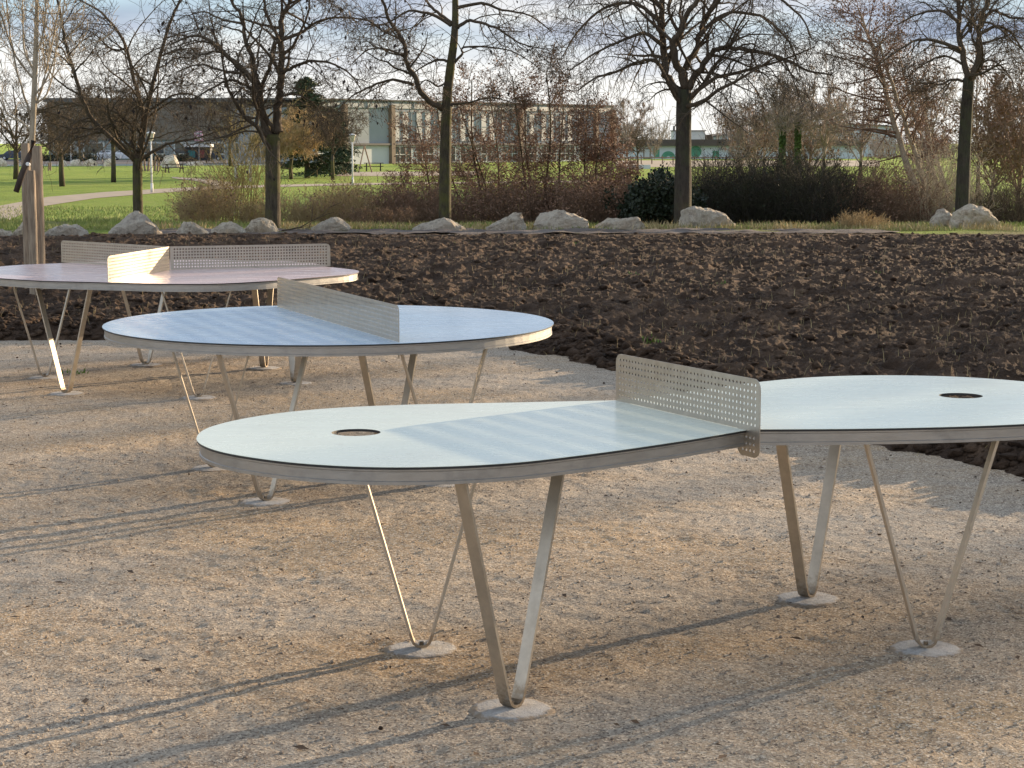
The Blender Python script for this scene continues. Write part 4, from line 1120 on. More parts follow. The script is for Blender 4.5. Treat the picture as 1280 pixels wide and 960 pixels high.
# ------------------------------------------------------------------ far lawn, paths, road
ZL = -1.0
def strip(name, up, lo, z, mat):
    mb = MB(); vs = []
    for a, b in zip(up, lo):
        p = G(*a, z); q = G(*b, z); vs += [tuple(p), tuple(q)]
    mb.add(vs, [(2 * i, 2 * i + 1, 2 * i + 3, 2 * i + 2) for i in range(len(up) - 1)])
    return tag(mb.build(name, mat), kind='structure')
strip('path', [(-60, 268), (0, 257), (60, 246), (130, 240), (200, 236), (260, 233), (330, 231), (440, 229), (600, 227), (780, 225.5)],
      [(-60, 300), (-5, 283), (45, 259), (120, 247.5), (200, 241), (260, 237), (330, 234), (440, 231.3), (600, 229), (780, 227.3)], ZL + 0.02, M['path'])
strip('path_branch', [(215, 221), (250, 223), (300, 229)], [(215, 222.5), (245, 226), (272, 233)], ZL + 0.024, M['path'])
strip('play_area', [(425, 215), (500, 214.5), (600, 214)], [(420, 220), (500, 220), (600, 219)], ZL + 0.02, M['path'])
strip('road', [(-200, 199), (60, 199), (350, 199)], [(-200, 207.5), (60, 207), (350, 206)], ZL + 0.02, M['asphalt'])
mb = MB(); p = G(-200, 208, ZL); q = G(350, 206.5, ZL); dv = (q - p); L = dv.length
mb.box((p + q) / 2 + Vector((0, 0, 0.07)), (L, 0.5, 0.14), math.atan2(dv.y, dv.x)); tag(mb.build('kerb', M['wall_white']), kind='structure')
strip('plaza', [(770, 200.5), (900, 200.5), (1100, 200.5)], [(770, 209), (900, 208), (1100, 208)], ZL + 0.02, M['path'])

# ------------------------------------------------------------------ main building
def bx(mb, o, u, n, a0, a1, b0, b1, z0, z1, m=0):
    """box along facade axis u (a), outward normal n (b)"""
    c = o + u * ((a0 + a1) / 2) + n * ((b0 + b1) / 2); c = Vector((c.x, c.y, (z0 + z1) / 2))
    mb.box(c, (abs(a1 - a0), abs(b1 - b0), z1 - z0), math.atan2(u.y, u.x), m)
A0 = D(398, 178, 243); A0.z = 0; A1 = D(765, 178, 290); A1.z = 0
u = (A1 - A0); LEN = u.length; u.normalize(); n = Vector((u.y, -u.x, 0))
o0 = A0
bld = empty('school_building', (A0.x, A0.y, ZL), 'long two-storey grey panelled building with a pale glazed roof strip behind the brown thicket', 'building')
off = (A0.x, A0.y, ZL)
ZT = 6.95
mb = MB(); bx(mb, o0, u, n, 0, LEN, -14, 0, ZL, 5.9); mb.build('wall', M['wall'], bld, False, off)
mb = MB(); bx(mb, o0, u, n, -0.1, LEN + .1, 0.0, 0.06, ZL, 1.25); mb.build('lower_wall', M['wall_white'], bld, False, off)
mb = MB(); bx(mb, o0, u, n, -0.3, LEN + .3, 0.0, 0.5, 1.3, 1.55); mb.build('floor_band', M['roof'], bld, False, off)
mb = MB(); bx(mb, o0, u, n, -0.2, LEN + .2, -0.6, 0.15, 5.9, ZT - .15)
for i in range(15): bx(mb, o0, u, n, LEN * i / 14 - .06, LEN * i / 14 + .06, 0.153, 0.22, 5.9, ZT - .15, 1)
mb.build('roof_glazing', [M['glass_pale'], M['wall']], bld, False, off)
mb = MB(); bx(mb, o0, u, n, -0.4, LEN + .4, -14.2, 0.45, ZT - .15, ZT); mb.build('roof', M['roof'], bld, False, off)
nb = 14
for i in range(nb + 1):
    a = LEN * i / nb
    if i in (1, 3, 9, 13, 14): 
        mb = MB(); bx(mb, o0, u, n, a - .35, a + .35, 0.0, 0.55, ZL, 6.3); mb.build('pier', M['pier'], bld, False, off)
def window(a0, a1, z0, z1, pane, cols=3, rows=2):
    f = MB(); t = .09
    bx(f, o0, u, n, a0, a1, 0.06, .16, z0 - t, z0); bx(f, o0, u, n, a0, a1, 0.06, .16, z1, z1 + t)
    for k in range(cols + 1):
        x = a0 + (a1 - a0) * k / cols; bx(f, o0, u, n, x - t / 2, x + t / 2, 0.06, .17, z0, z1)
    for k in range(1, rows):
        z = z0 + (z1 - z0) * k / rows; bx(f, o0, u, n, a0, a1, 0.06, .15, z - t / 2, z + t / 2)
    w = f.build('window', M['wall_white'] if z0 < 1 else M['wall'], bld, False, off)
    g = MB(); bx(g, o0, u, n, a0, a1, 0.062, 0.09, z0, z1); g.build('pane', pane, w, False, off)
for i in range(nb):
    a0, a1 = LEN * i / nb + .5, LEN * (i + 1) / nb - .5
    if i not in (0, 1, 2, 13): window(a0, a1, 1.9, 5.5, M['glass_pale'], 2, 2)
    if i not in (0, 1, 2, 13): window(a0, a1, -0.8, 1.1, M['glass'])
    if i in (0, 1, 2, 5, 8, 11, 12): window(a0, a1, 6.0, 6.45, M['glass'], 3, 1)

# left wing, brown, further back
wing = empty('brown_wing', (-50, 330, ZL), 'long dark brown building with a flat roof behind the trees on the left', 'building')
off = (-50, 330, ZL); o0 = D(60, 178, 325); o0.z = 0; A1 = D(400, 178, 325); A1.z = 0; u = (A1 - o0); LEN = u.length; u.normalize(); n = Vector((u.y, -u.x, 0))
mb = MB(); bx(mb, o0, u, n, 0, LEN, -12, 0, 2.1, 8.1); mb.build('wall', M['wall_brown'], wing, False, off)
mb = MB(); bx(mb, o0, u, n, 0, LEN, -12, -0.4, ZL, 2.1); mb.build('lower_wall', M['wall'], wing, False, off)
mb = MB(); bx(mb, o0, u, n, -.5, LEN + .5, -12.5, .5, 8.1, 8.75); mb.build('roof', M['roof'], wing, False, off)
for i in range(9):
    a = LEN * (i + .5) / 9
    f = MB(); bx(f, o0, u, n, a - 1.7, a + 1.7, -.4, -.28, -0.3, 1.7); w = f.build('window', M['wall_white'], wing, False, off)
    g = MB(); bx(g, o0, u, n, a - 1.5, a + 1.5, -.28, -.25, -0.1, 1.5); g.build('pane', M['glass'], w, False, off)

# right low warehouse with painted wall
wh = empty('low_warehouse', (30, 330, ZL), 'long low pale blue building with a brown roof band and green wall paintings', 'building')
off = (30, 330, ZL); o0 = D(762, 178, 330); o0.z = 0; A1 = D(1075, 178, 330); A1.z = 0; u = (A1 - o0); LEN = u.length; u.normalize(); n = Vector((u.y, -u.x, 0))
mb = MB(); bx(mb, o0, u, n, 0, LEN, -15, 0, ZL, 1.1); mb.build('wall', M['bluewall'], wh, False, off)
mb = MB(); bx(mb, o0, u, n, 1.5, LEN + .4, -15, .9, 1.1, 1.6); bx(mb, o0, u, n, 3.0, LEN - 1, -15, .3, 1.6, 2.15); mb.build('roof', M['roof_brown'], wh, False, off)
def px2a(px): return (px - 762) / F * 330
def disc(cx, cz, r, a0=0, a1=360, r_in=0.0):
    mb = MB(); k = 24; vs = []; fs = []
    for i in range(k + 1):
        a = math.radians(a0 + (a1 - a0) * i / k)
        for rr in (r_in, r):
            for b in (0.01, 0.06):
                p = o0 + u * (cx + rr * math.cos(a)) + n * b; vs.append((p.x, p.y, cz + rr * math.sin(a)))
    for i in range(k):
        j = i * 4; fs += [(j + 1, j + 3, j + 7, j + 5), (j + 2, j + 6, j + 7, j + 3), (j, j + 1, j + 5, j + 4)]
    mb.add(vs, fs); return mb
disc(px2a(835), -0.9, 1.15, 0, 180, .35).build('painted_arch', M['green'], wh, False, off)
disc(px2a(869), 0.15, .95).build('painted_circle', M['green'], wh, False, off)
mb = MB(); bx(mb, o0, u, n, px2a(817), px2a(824), .01, .06, -.7, .5); mb.build('painted_panel', M['green'], wh, False, off)
mb = MB(); bx(mb, o0, u, n, px2a(890), px2a(898), .01, .06, -.8, .3); mb.build('painted_panel', M['green'], wh, False, off)
mb = MB(); bx(mb, o0, u, n, px2a(804), px2a(813), .01, .12, ZL, .7); dr = mb.build('door', M['pier'], wh, False, off)
mb = MB(); bx(mb, o0, u, n, px2a(805.2), px2a(811.8), .12, .15, ZL + .1, .55); mb.build('door_leaf', M['wall_white'], dr, False, off)
# white block + hall behind
wb = empty('white_block', (28, 346, ZL), 'small white box-shaped building standing up behind the low warehouse roof', 'building')
mb = MB(); p = D(861, 178, 350); mb.box((p.x, 352, 1.3), (5.4, 6, 4.6)); mb.build('wall', M['wall_white'], wb, False, (28, 346, ZL))
mb = MB(); mb.box((p.x, 352, 3.68), (5.7, 6.3, .16)); mb.build('roof', M['roof'], wb, False, (28, 346, ZL))
p = D(885, 178, 350); mb = MB(); mb.box((p.x, 352, 1.0), (1.5, 4, 4.0)); mb.build('link', M['roof_brown'], wb, False, (28, 346, ZL))
p = D(843, 163, 350); mb = MB(); mb.tube([Vector((p.x, 351, 3.7)), Vector((p.x, 351, 4.5))], [.22, .18], 8); mb.build('chimney', M['roof'], wb, False, (28, 346, ZL))
hl = empty('curved_hall', (55, 400, ZL), 'large pale hall with a gently curved roof rising behind the bare wood', 'building')
mb = MB(); x0 = D(889, 178, 380).x; x1 = D(1120, 178, 380).x; k = 24; prof = []
for i in range(k + 1):
    f = i / k; prof.append((x0 + (x1 - x0) * f, 2.0 + 2.9 * math.sin(math.pi * min(1, f * .62 + .06))))
vs = [(x, 380, z) for x, z in prof] + [(x, 380, ZL) for x, z in prof]; mb.add(vs, [(k + 1 + i, k + 2 + i, i + 1, i) for i in range(k)])
vs = [(x, 410, z) for x, z in prof] + [(x, 410, ZL) for x, z in prof]; mb.add(vs, [(i, i + 1, k + 2 + i, k + 1 + i) for i in range(k)])
for x, z in (prof[0], prof[-1]): mb.add([(x, 380, ZL), (x, 380, z), (x, 410, z), (x, 410, ZL)], [(0, 1, 2, 3)])
mb.build('wall', M['hall'], hl, False, (55, 400, ZL))
mb = MB()
for i in range(k):
    (xa, za), (xb, zb) = prof[i], prof[i + 1]
    mb.add([(xa, 379.6, za + .01), (xb, 379.6, zb + .01), (xb, 410.4, zb + .01), (xa, 410.4, za + .01), (xa, 379.6, za + .3), (xb, 379.6, zb + .3), (xb, 410.4, zb + .3), (xa, 410.4, za + .3)],
           [(0, 1, 5, 4), (4, 5, 6, 7), (2, 3, 7, 6), (3, 2, 1, 0)])
mb.build('roof', M['roof'], hl, False, (55, 400, ZL))

# distant wooded ridge line behind everything
def treeline(seed, x0, x1, Y, h0, h1, name, label):
    rg = random.Random(seed); mb = MB(); k = int((x1 - x0) / 1.1)
    for i in range(k):
        x = x0 + (x1 - x0) * i / k + rg.uniform(-.5, .5); h = rg.uniform(h0, h1) * (0.7 + 0.3 * math.sin(x * .07 + seed)); yy_ = Y + rg.uniform(-12, 12)
        p = Vector((x, yy_, ZL - .2))
        for s in range(14):
            d = Vector((rg.gauss(0, .3), rg.gauss(0, .3), 1)).normalized()
            q = p + Vector((rg.gauss(0, .9), rg.gauss(0, .9), 0))
            L = h * rg.uniform(.6, 1.05)
            a = q + d * L * .5 + Vector((rg.gauss(0, .1), 0, 0)); b = q + d * L + Vector((rg.gauss(0, .4), 0, 0))
            mb.tube([q, a, b], [.07, .05, .03], 3, 0, False)
            for t in range(5):
                e = q.lerp(b, rg.uniform(.35, 1)); mb.tube([e, e + Vector((rg.gauss(0, .9), rg.gauss(0, .5), rg.uniform(.2, 1.2)))], [.035, .02], 3, 0, False)
    return tag(mb.build(name, M['twig_far']), label, 'woodland', kind='stuff')
treeline(5, -75, 34, 430, 8, 11, 'far_wood', 'distant bare wood seen between and beyond the buildings')
treeline(6, 36, 120, 350, 8, 12, 'far_wood_right', 'distant bare wood behind the thicket at the right edge')

# ------------------------------------------------------------------ mid-distance trees
PM = dict(max=3, seg=[5, 4, 3, 3], wander=0.15, up=[0.04, 0.02, 0.0, 0.0], n=[10, 6, 5, 3], ang=48, ratio=0.5, rmin=0.011, lmin=0.3)
def mid_tree(seed, H, tr, spread, P=PM, fork=0.3, nl=7, mats=None, leaf=0, leafm=None, name='bare_tree', lsz=.14, ivy=False):
    T = Tree(seed); r = T.r
    hf = H * fork
    tp = [Vector((0, 0, -0.1)), Vector((r.uniform(-.05, .05), 0, hf * .5)), Vector((r.uniform(-.1, .1), 0, hf))]
    T.trunk.tube(tp, [tr * 1.2, tr, tr * .85], 8)
    T.limb([tp[-1], tp[-1] + Vector((r.uniform(-.2, .2), r.uniform(-.2, .2), (H - hf) * .5)), Vector((r.uniform(-.3, .3), r.uniform(-.3, .3), H))], tr * .8, .015, P, 0, Lk=spread * 1.0, f0=0.0)
    for i in range(nl):
        a = 6.28 * (i + r.random()) / nl; z = hf * r.uniform(.8, 1.05) + (H - hf) * .25 * r.random()
        c = Vector((math.cos(a), math.sin(a), 0)); h = (H - hf) * r.uniform(.35, .8)
        T.limb([Vector((0, 0, z)), c * spread * .35 + Vector((0, 0, z + h * .35)), c * spread * .75 + Vector((0, 0, z + h * .75)), c * spread * r.uniform(.8, 1.1) + Vector((0, 0, z + h))], tr * .45, .014, P, 0, f0=.15)
    if ivy:
        for k in range(1500):
            z = r.uniform(0.2, H * .62); a = r.uniform(0, 6.28); R = tr + r.uniform(.01, .13) * (1 - z / H); c = Vector((math.cos(a) * R, math.sin(a) * R, z))
            b = T.rv().normalized() * .09; d = b.cross(T.rv()).normalized() * .08
            T.leaf.add([tuple(c - b), tuple(c - d), tuple(c + b), tuple(c + d)], [(0, 1, 2, 3)])
    if leaf: T.leaves(leaf, lsz, 0, 0, .1, 2)
    mats = mats or (M['bark'], M['twig'])
    e = T.finish(name, Vector((0, 0, 0)), 'x', 'tree', None, mats[0], mats[1], leafm or (M['ivy'] if ivy else None), 'ivy' if ivy else 'dry_leaves')
    return e
def put(proto, first, px, py, scale, rz, label, group, z=ZL, cat='tree'):
    o = proto if first else copy_tree(proto)
    p = G(px, py, z); o.location = p; o.rotation_euler.z = rz; o.scale = (scale,) * 3
    tag(o, label, cat, group); return o
mA = mid_tree(201, 6.0, .16, 2.6)
mB = mid_tree(202, 6.5, .15, 2.2, fork=.35)
gl_ = 'bare trees on the far lawn'
put(mA, True, 78, 233, 1.0, 0.3, 'crooked bare tree on the lawn above the path, behind the staked tree', gl_)
put(mB, True, 142, 228, 1.05, 1.0, 'bare tree with a pale sunlit trunk on the lawn left of the lamp post', gl_)
put(mA, False, 168, 216, .95, 2.2, 'small bare tree near the row of leaning logs', gl_)
put(mB, False, 416, 225, .8, 2.0, 'slim bare tree left of the swing frame', gl_)
put(mA, False, 20, 224, 1.15, 4.0, 'bare tree at the left edge of the far lawn', gl_)
put(mB, False, 797, 218, .62, 5.0, 'small thin tree on the sunny patch of lawn before the warehouse', gl_)
put(mA, False, 100, 206, 1.0, 5.0, 'distant bare tree by the road above the boulder line', gl_)
put(mB, False, 288, 208, 1.1, 3.0, 'distant bare tree behind the yellowish saplings', gl_)
PW = dict(PM, up=[0.12, 0.06, 0.02, 0], ang=32, n=[12, 7, 5, 3], rmin=.016)
mC = mid_tree(203, 7.4, .16, 2.6, PW, .12, 9, (M['twig_pale'], M['twig_far']))
put(mC, True, 783, 205, 1.0, 0, 'pale fan-shaped bare tree at the right end of the long grey building', gl_)
put(mC, False, 818, 200, .42, 1, 'low round bare tree peeping over the left end of the warehouse roof', gl_)
# woodland edge on the right
gw = 'bare trees of the wood at the right'
PT = dict(PM, up=[0.10, 0.05, 0.02, 0], ang=36, n=[10, 6, 4, 3], rmin=.011, ratio=.45)
w1 = mid_tree(211, 6.6, .10, 1.5, PT, .25, 6, (M['bark'], M['twig_far']))
w2 = mid_tree(212, 6.2, .10, 1.9, PT, .10, 9, (M['twig_far'], M['twig_far']), .10, M['leaf_brown'])
w3 = mid_tree(213, 5.6, .10, 1.9, PT, .08, 9, (M['bark'], M['twig_red']), .22, M['leaf_rust'], lsz=.12)
w4 = mid_tree(214, 6.5, .10, 1.1, PT, .5, 5, (M['bark'], M['twig_far']), ivy=True)
first = dict(w1=True, w2=True, w3=True, w4=True)
protos = dict(w1=w1, w2=w2, w3=w3, w4=w4)
for i, (k, px, Y, s, lab) in enumerate((
    ('w2', 940, 118, 1.0, 'reddish bare tree at the left corner of the wood, below the double street lamp'),
    ('w1', 955, 125, .95, 'thin bare tree just left of the first ivy-clad trunk'),
    ('w4', 977, 105, .9, 'tree with a bright ivy-clad trunk, the left one of two'),
    ('w4', 996, 106, .92, 'tree with a bright ivy-clad trunk, the right one of two'),
    ('w1', 985, 118, 1.05, 'thin bare tree rising between the two ivy-clad trunks'),
    ('w3', 988, 112, .5, 'low rust-leaved bush between the ivy-clad trunks'),
    ('w2', 1012, 112, 1.05, 'reddish bare tree right of the second ivy-clad trunk'),
    ('w1', 1030, 108, 1.05, 'tall bare tree left of the reddish top of the leaning alders'),
    ('w1', 1075, 105, 1.0, 'bare tree directly behind the leaning stems'),
    ('w1', 1158, 102, 1.1, 'tall bare tree just left of the dark slender trunk'),
    ('w1', 1222, 100, 1.05, 'bare tree next right of the dark slender trunk'),
    ('w3', 1238, 90, .95, 'rust-leaved tree right of the dark slender trunk'),
    ('w3', 1272, 86, 1.0, 'rust-leaved tree at the right edge of the picture'),
    ('w2', 1296, 92, 1.1, 'reddish tree cut off by the right edge'),
    ('w2', 925, 150, .55, 'small reddish tree in front of the warehouse wall, leftmost of the wood'))):
    py = HOR + (CH - ZL) * F / Y
    put(protos[k], first[k], px, py, s, i * 1.37, lab, gw); first[k] = False

# cedar and dark conifer behind the forked tree
def conifer(seed, px, Y, H, R, label, mat, name='cedar', flat=True):
    r = random.Random(seed); e = empty(name, (0, 0, 0), label, 'tree')
    b = G(px, HOR + (CH - ZL) * F / Y, ZL)
    tr = MB(); tr.tube([Vector((0, 0, -.1)), Vector((0, 0, H * .95))], [.22, .04], 8)
    cr = MB()
    for i in range(70):
        z = H * (0.06 + .93 * (i / 70)); rr = R * (1 - (z / H) ** 1.6) * r.uniform(.65, 1.1) + .25; a = r.uniform(0, 6.28)
        c = Vector((math.cos(a), math.sin(a), 0)); tr.tube([Vector((0, 0, z)), c * rr * .6 + Vector((0, 0, z + .1)), c * rr + Vector((0, 0, z - .1))], [.04, .025, .012], 4, 0, False)
        for k in range(230):
            t = r.random() ** .7; p = c * rr * t + Vector((r.gauss(0, .22) * (.5 + t), r.gauss(0, .22) * (.5 + t), z + r.gauss(0, .07) - .25 * t * t - (.25 * r.random() if not flat else 0)))
            u_ = Vector((r.gauss(0, 1), r.gauss(0, 1), r.gauss(0, .5))).normalized() * .10; v_ = u_.cross(Vector((r.gauss(0, 1), r.gauss(0, 1), r.gauss(0, 1)))).normalized() * .035
            cr.add([tuple(p - u_ - v_), tuple(p + u_ - v_), tuple(p + u_ + v_), tuple(p - u_ + v_)], [(0, 1, 2, 3)])
    tr.build('trunk', M['bark'], e); cr.build('crown', mat, e); e.location = b; return e
conifer(301, 384, 150, 7.6, 3.0, 'dark green cedar behind the thick forked trunk', M['needle'])
conifer(302, 415, 160, 5.4, 2.4, 'lower dark evergreen right of the cedar', M['needle'], 'evergreen_tree')
wt = mid_tree(303, 5.0, .14, 2.6, dict(PM, up=[-.05, -.25, -.3, -.3], n=[14, 8, 6, 3], rmin=.014), .35, 9, (M['bark'], M['twig_tan']))
put(wt, True, 364, 224, 1.0, 0, 'drooping greenish brown tree between the thick forked trunk and the cedar', None)

# ------------------------------------------------------------------ street furniture and small far things
def lamp(px, py, H, label, double=False):
    e = empty('street_lamp', G(px, py, ZL), label, 'lamp post', 'lamp posts on the far lawn' if not double else None)
    m = MB(); m.tube([Vector((0, 0, -.05)), Vector((0, 0, H))], [.055, .042], 10); m.tube([Vector((0, 0, 0)), Vector((0, 0, .5))], [.075, .07], 10); m.build('pole', M['white'], e, True)
    if not double:
        m = MB(); m.tube([Vector((0, 0, H)), Vector((0, 0, H + .08)), Vector((0, 0, H + .38))], [.08, .13, .2], 12); m.build('lantern', M['lantern'], e)
        m = MB(); m.tube([Vector((0, 0, H + .38)), Vector((0, 0, H + .43)), Vector((0, 0, H + .5))], [.24, .22, .05], 12); m.build('cap', M['white'], e)
    else:
        m = MB()
        for s in (-1, 1): m.tube([Vector((0, 0, H - .1)), Vector((s * .5, 0, H)), Vector((s * 1.0, 0, H))], [.05, .05, .04], 6)
        m.build('arm', M['roof'], e)
        for s in (-1, 1):
            m = MB(); m.box((s * 1.2, 0, H), (.75, .35, .18)); m.build('lamp_head', M['roof'], e)
    return e
lamp(190, 241, 2.75, 'white lamp post beside the short-trunked spreading tree')
lamp(441, 232, 2.7, 'white lamp post in front of the grey building, left of the swing frame lantern side')
lamp(89, 206.5, 2.4, 'small lamp post left of the silver cars')
lamp(935, 199, 6.0, 'tall street lamp with two arms above the bare wood', True)
lamp(779, 205, 3.5, 'thin lamp post at the right end of the grey building')

def car(px, Y, rz, mat, label, L=4.3):
    e = empty('parked_car', (0, 0, 0), label, 'car', 'cars parked behind the far lawn')
    W = 1.75; side = [(-.5, .28), (-.5, .75), (-.46, .86), (-.34, .92), (-.22, 1.36), (-.12, 1.46), (.12, 1.46), (.2, 1.40), (.32, .98), (.46, .84), (.5, .66), (.5, .28)]
    m = MB(); k = len(side); vs = []
    for s, tap in ((-1, 1), (1, 1)):
        for a, z in side: vs.append((a * L, s * W / 2 * (0.82 if z > 1.2 else 1), z))
    m.add(vs, [tuple(range(k)), tuple(range(k, 2 * k))[::-1]] + [(i, k + i, k + (i + 1) % k, (i + 1) % k) for i in range(k)])
    m.build('body', mat, e)
    for s in (-1, 1):
        g = MB(); y = s * (W / 2 * .93)
        for q in ([(-.28, .96), (-.20, 1.33), (-.03, 1.38), (-.03, .96)], [(-.01, .96), (-.01, 1.38), (.12, 1.38), (.28, .96)]):
            g.add([(a * L, y + (s * .02 if z < 1.2 else -s * .04), z) for a, z in q] + [(a * L, y - s * .06, z) for a, z in q], [(0, 1, 2, 3), (4, 5, 6, 7), (0, 1, 5, 4), (2, 3, 7, 6)])
        g.build('side_window', M['glass'], e)
        for a in (-.31, .31):
            w = MB(); w.tube([Vector((a * L, s * (W / 2 - .2), .32)), Vector((a * L, s * (W / 2 + .02), .32))], [.32, .32], 16); t = w.build('wheel', M['tyre'], e)
            w = MB(); w.tube([Vector((a * L, s * (W / 2 - .1), .32)), Vector((a * L, s * (W / 2 + .035), .32))], [.19, .19], 12); w.build('rim', M['silver'], t)
    p = G(px, HOR + (CH - ZL) * F / Y, ZL); e.location = p; e.rotation_euler.z = rz; return e
car(133, 296, .15, M['silver'], 'silver hatchback parked behind the lawn, the left one of the two beside each other')
car(156, 300, 0.0, M['carwhite'], 'white car parked right of the silver hatchback')
car(18, 300, 0.05, M['carblue'], 'dark blue car on the road at the left edge')
car(262, 292, 0.1, M['carblue'], 'dark car standing beside the pink square sign')
car(322, 296, 0.0, M['carwhite'], 'white car seen through the yellowish saplings')

# hedge, sign, kiosk
def hedge(px0, px1, Y, h, label, seed):
    r = random.Random(seed); a = D(px0, 178, Y).x; b = D(px1, 178, Y).x; m = MB()
    for i in range(int((b - a) * 260)):
        p = Vector((r.uniform(a, b), Y + r.uniform(-.6, .6), ZL + h * r.random() * (0.85 + .2 * math.sin(i))))
        u_ = Vector((r.gauss(0, 1), r.gauss(0, 1), r.gauss(0, 1))).normalized() * .13; v_ = u_.cross(Vector((r.gauss(0, 1), r.gauss(0, 1), r.gauss(0, 1)))).normalized() * .08
        m.add([tuple(p - u_), tuple(p - v_), tuple(p + u_), tuple(p + v_)], [(0, 1, 2, 3)])
    e = empty('hedge', ((a + b) / 2, Y, ZL), label, 'hedge', 'hedges along the far road'); m.build('foliage', M['leaf_dark'], e, False, ((a + b) / 2, Y, ZL))
hedge(40, 120, 285, 1.3, 'dark hedge left of the silver cars', 1)
hedge(165, 232, 285, 1.0, 'dark hedge between the white car and the pink sign', 2)
hedge(222, 236, 280, 1.1, 'short dark hedge block at the left foot of the pink sign', 3)
e = empty('signboard', G(249, 203, ZL), 'pink and white square sign on a pole in front of the brown building', 'sign')
m = MB(); m.tube([Vector((0, 0, 0)), Vector((0, 0, 3.0))], [.06, .05], 8); m.build('pole', M['wall'], e)
m = MB(); m.box((0, -.08, 3.5), (1.1, .1, 1.3)); pn = m.build('panel', M['pinksign'], e)
m = MB(); m.box((0, -.14, 3.85), (.9, .02, .25)); m.box((0, -.14, 3.25), (.9, .02, .4)); m.build('band', M['white'], pn)
e = empty('kiosk', G(247, 201, ZL), 'small open-fronted kiosk with a white fascia below the pink sign', 'kiosk')
m = MB(); m.box((0, 1.5, 1.0), (3.6, 2.2, 2.0)); m.build('wall', M['black'], e)
m = MB(); m.box((0, 1.3, 2.2), (3.9, 2.8, .4)); m.build('fascia', M['white'], e)
m = MB(); m.box((-.9, .36, 1.0), (1.0, .1, 1.1)); m.build('teal_panel', M['teal'], e)
m = MB(); m.box((.6, .36, 1.0), (.7, .1, 1.1)); m.build('red_panel', M['redc'], e)

# far boulders by the road
for i, (px, py, w, h, lab) in enumerate(((79, 208, 1.1, .7, 'far grey boulder by the kerb, nearest the lamp post on the left'), (95, 207.5, 1.4, .75, 'far round boulder by the kerb, second from the left'), (113, 207.5, 1.5, .8, 'far round boulder by the kerb left of the pale trunk'),
                                        (136, 208, 1.3, .9, 'far tan boulder by the kerb behind the pale trunk'), (213, 209, 2.0, 1.3, 'far large tan boulder beside the leaning logs'), (244, 207, 2.0, .5, 'far flat tan slab right of the large tan boulder'),
                                        (3, 208, 1.0, .9, 'far pointed tan boulder at the left edge'))):
    rr = random.Random(900 + i); bm = bmesh.new(); bmesh.ops.create_icosphere(bm, subdivisions=3, radius=1)
    for v in bm.verts:
        q = v.co.copy(); d = 1 + .22 * mnoise.fractal(q * 1.3 + Vector((i * 5, 0, 0)), 1, 2, 3); v.co = Vector((q.x * w / 2 * d, q.y * w * .4 * d, max(-.1, q.z * h * d)))
    me = bpy.data.meshes.new('boulder'); bm.to_mesh(me); bm.free(); me.materials.append(M['rock'])
    o = bpy.data.objects.new('boulder', me); col.objects.link(o); o.location = G(px, py, ZL); tag(o, lab, 'boulder', 'boulders along the far road')
# leaning logs
for i, (px, hh_, ln) in enumerate(((178, 1.3, -.25), (181.5, 1.5, -.12), (185, 1.2, .1), (189, 1.0, .22), (193.5, 1.35, .05), (197, 1.3, .12))):
    b = G(px, 214, ZL); log('leaning_log', b, b + Vector((ln, .1, hh_)), .11, .09, M['timber_far'],
        ['first and most tilted of the upright play logs, counted from the left', 'second upright play log from the left, the tallest', 'third upright play log from the left', 'fourth play log, the shortest, behind the white lamp post', 'fifth upright play log from the left', 'last upright play log on the right'][i], 'log', 'upright logs on the far lawn', sides=8)
for i, (px, py) in enumerate(((61, 213.5), (63.5, 213.5))):
    b = G(px, py, ZL); log('tree_stake', b, b + Vector((0, 0, .75)), .07, .07, M['timber_far'], ['left one of the pair of short stakes on the far lawn', 'right one of the pair of short stakes on the far lawn'][i], 'stake', 'short stakes on the far lawn', sides=8)
T_ = mid_tree(231, 3.6, .05, 1.0, dict(PM, n=[7, 5, 3, 3]), .5, 4); put(T_, True, 62.5, 212, 1, 0, 'small young tree between the pair of short stakes on the far lawn', gl_)
def picnic(px, py, rz, label):
    e = empty('picnic_table', G(px, py, ZL), label, 'picnic table', 'picnic tables on the far lawn', rz)
    m = MB(); m.box((0, 0, .75), (1.8, .75, .06)); m.build('top', M['strap'], e)
    for s in (-1, 1):
        m = MB(); m.box((0, s * .65, .45), (1.8, .28, .05)); m.build('bench', M['strap'], e)
    for s in (-1, 1):
        m = MB()
        m.tube([Vector((s * .65, -.7, 0)), Vector((s * .65, -.25, .72))], [.05, .05], 6); m.tube([Vector((s * .65, .7, 0)), Vector((s * .65, .25, .72))], [.05, .05], 6); m.tube([Vector((s * .65, -.7, .4)), Vector((s * .65, .7, .4))], [.05, .05], 6)
        m.build('leg', M['strap'], e)
picnic(218, 216, .4, 'dark picnic table in front of the large tan boulder')
picnic(467, 214, .1, 'dark picnic table right of the swing frame')
# swing frame
e = empty('swing_frame', G(445, 216, ZL), 'wooden swing frame with slanting poles beside the lamp post', 'swing')
Yq = 175
for k in ([(-1.4, -.9), (-.95, 0)], [(-.5, .9), (-.95, 0)], [(.3, -.9), (.75, 0)], [(1.35, .9), (.75, 0)]):
    m = MB(); m.tube([Vector((k[0][0], k[0][1], 0)), Vector((k[1][0], 0, 2.4))], [.06, .06], 8); m.build('pole', M['timber_far'], e)
m = MB(); m.tube([Vector((-1.1, 0, 2.4)), Vector((.9, 0, 2.4))], [.06, .06], 8); m.build('crossbar', M['timber_far'], e)
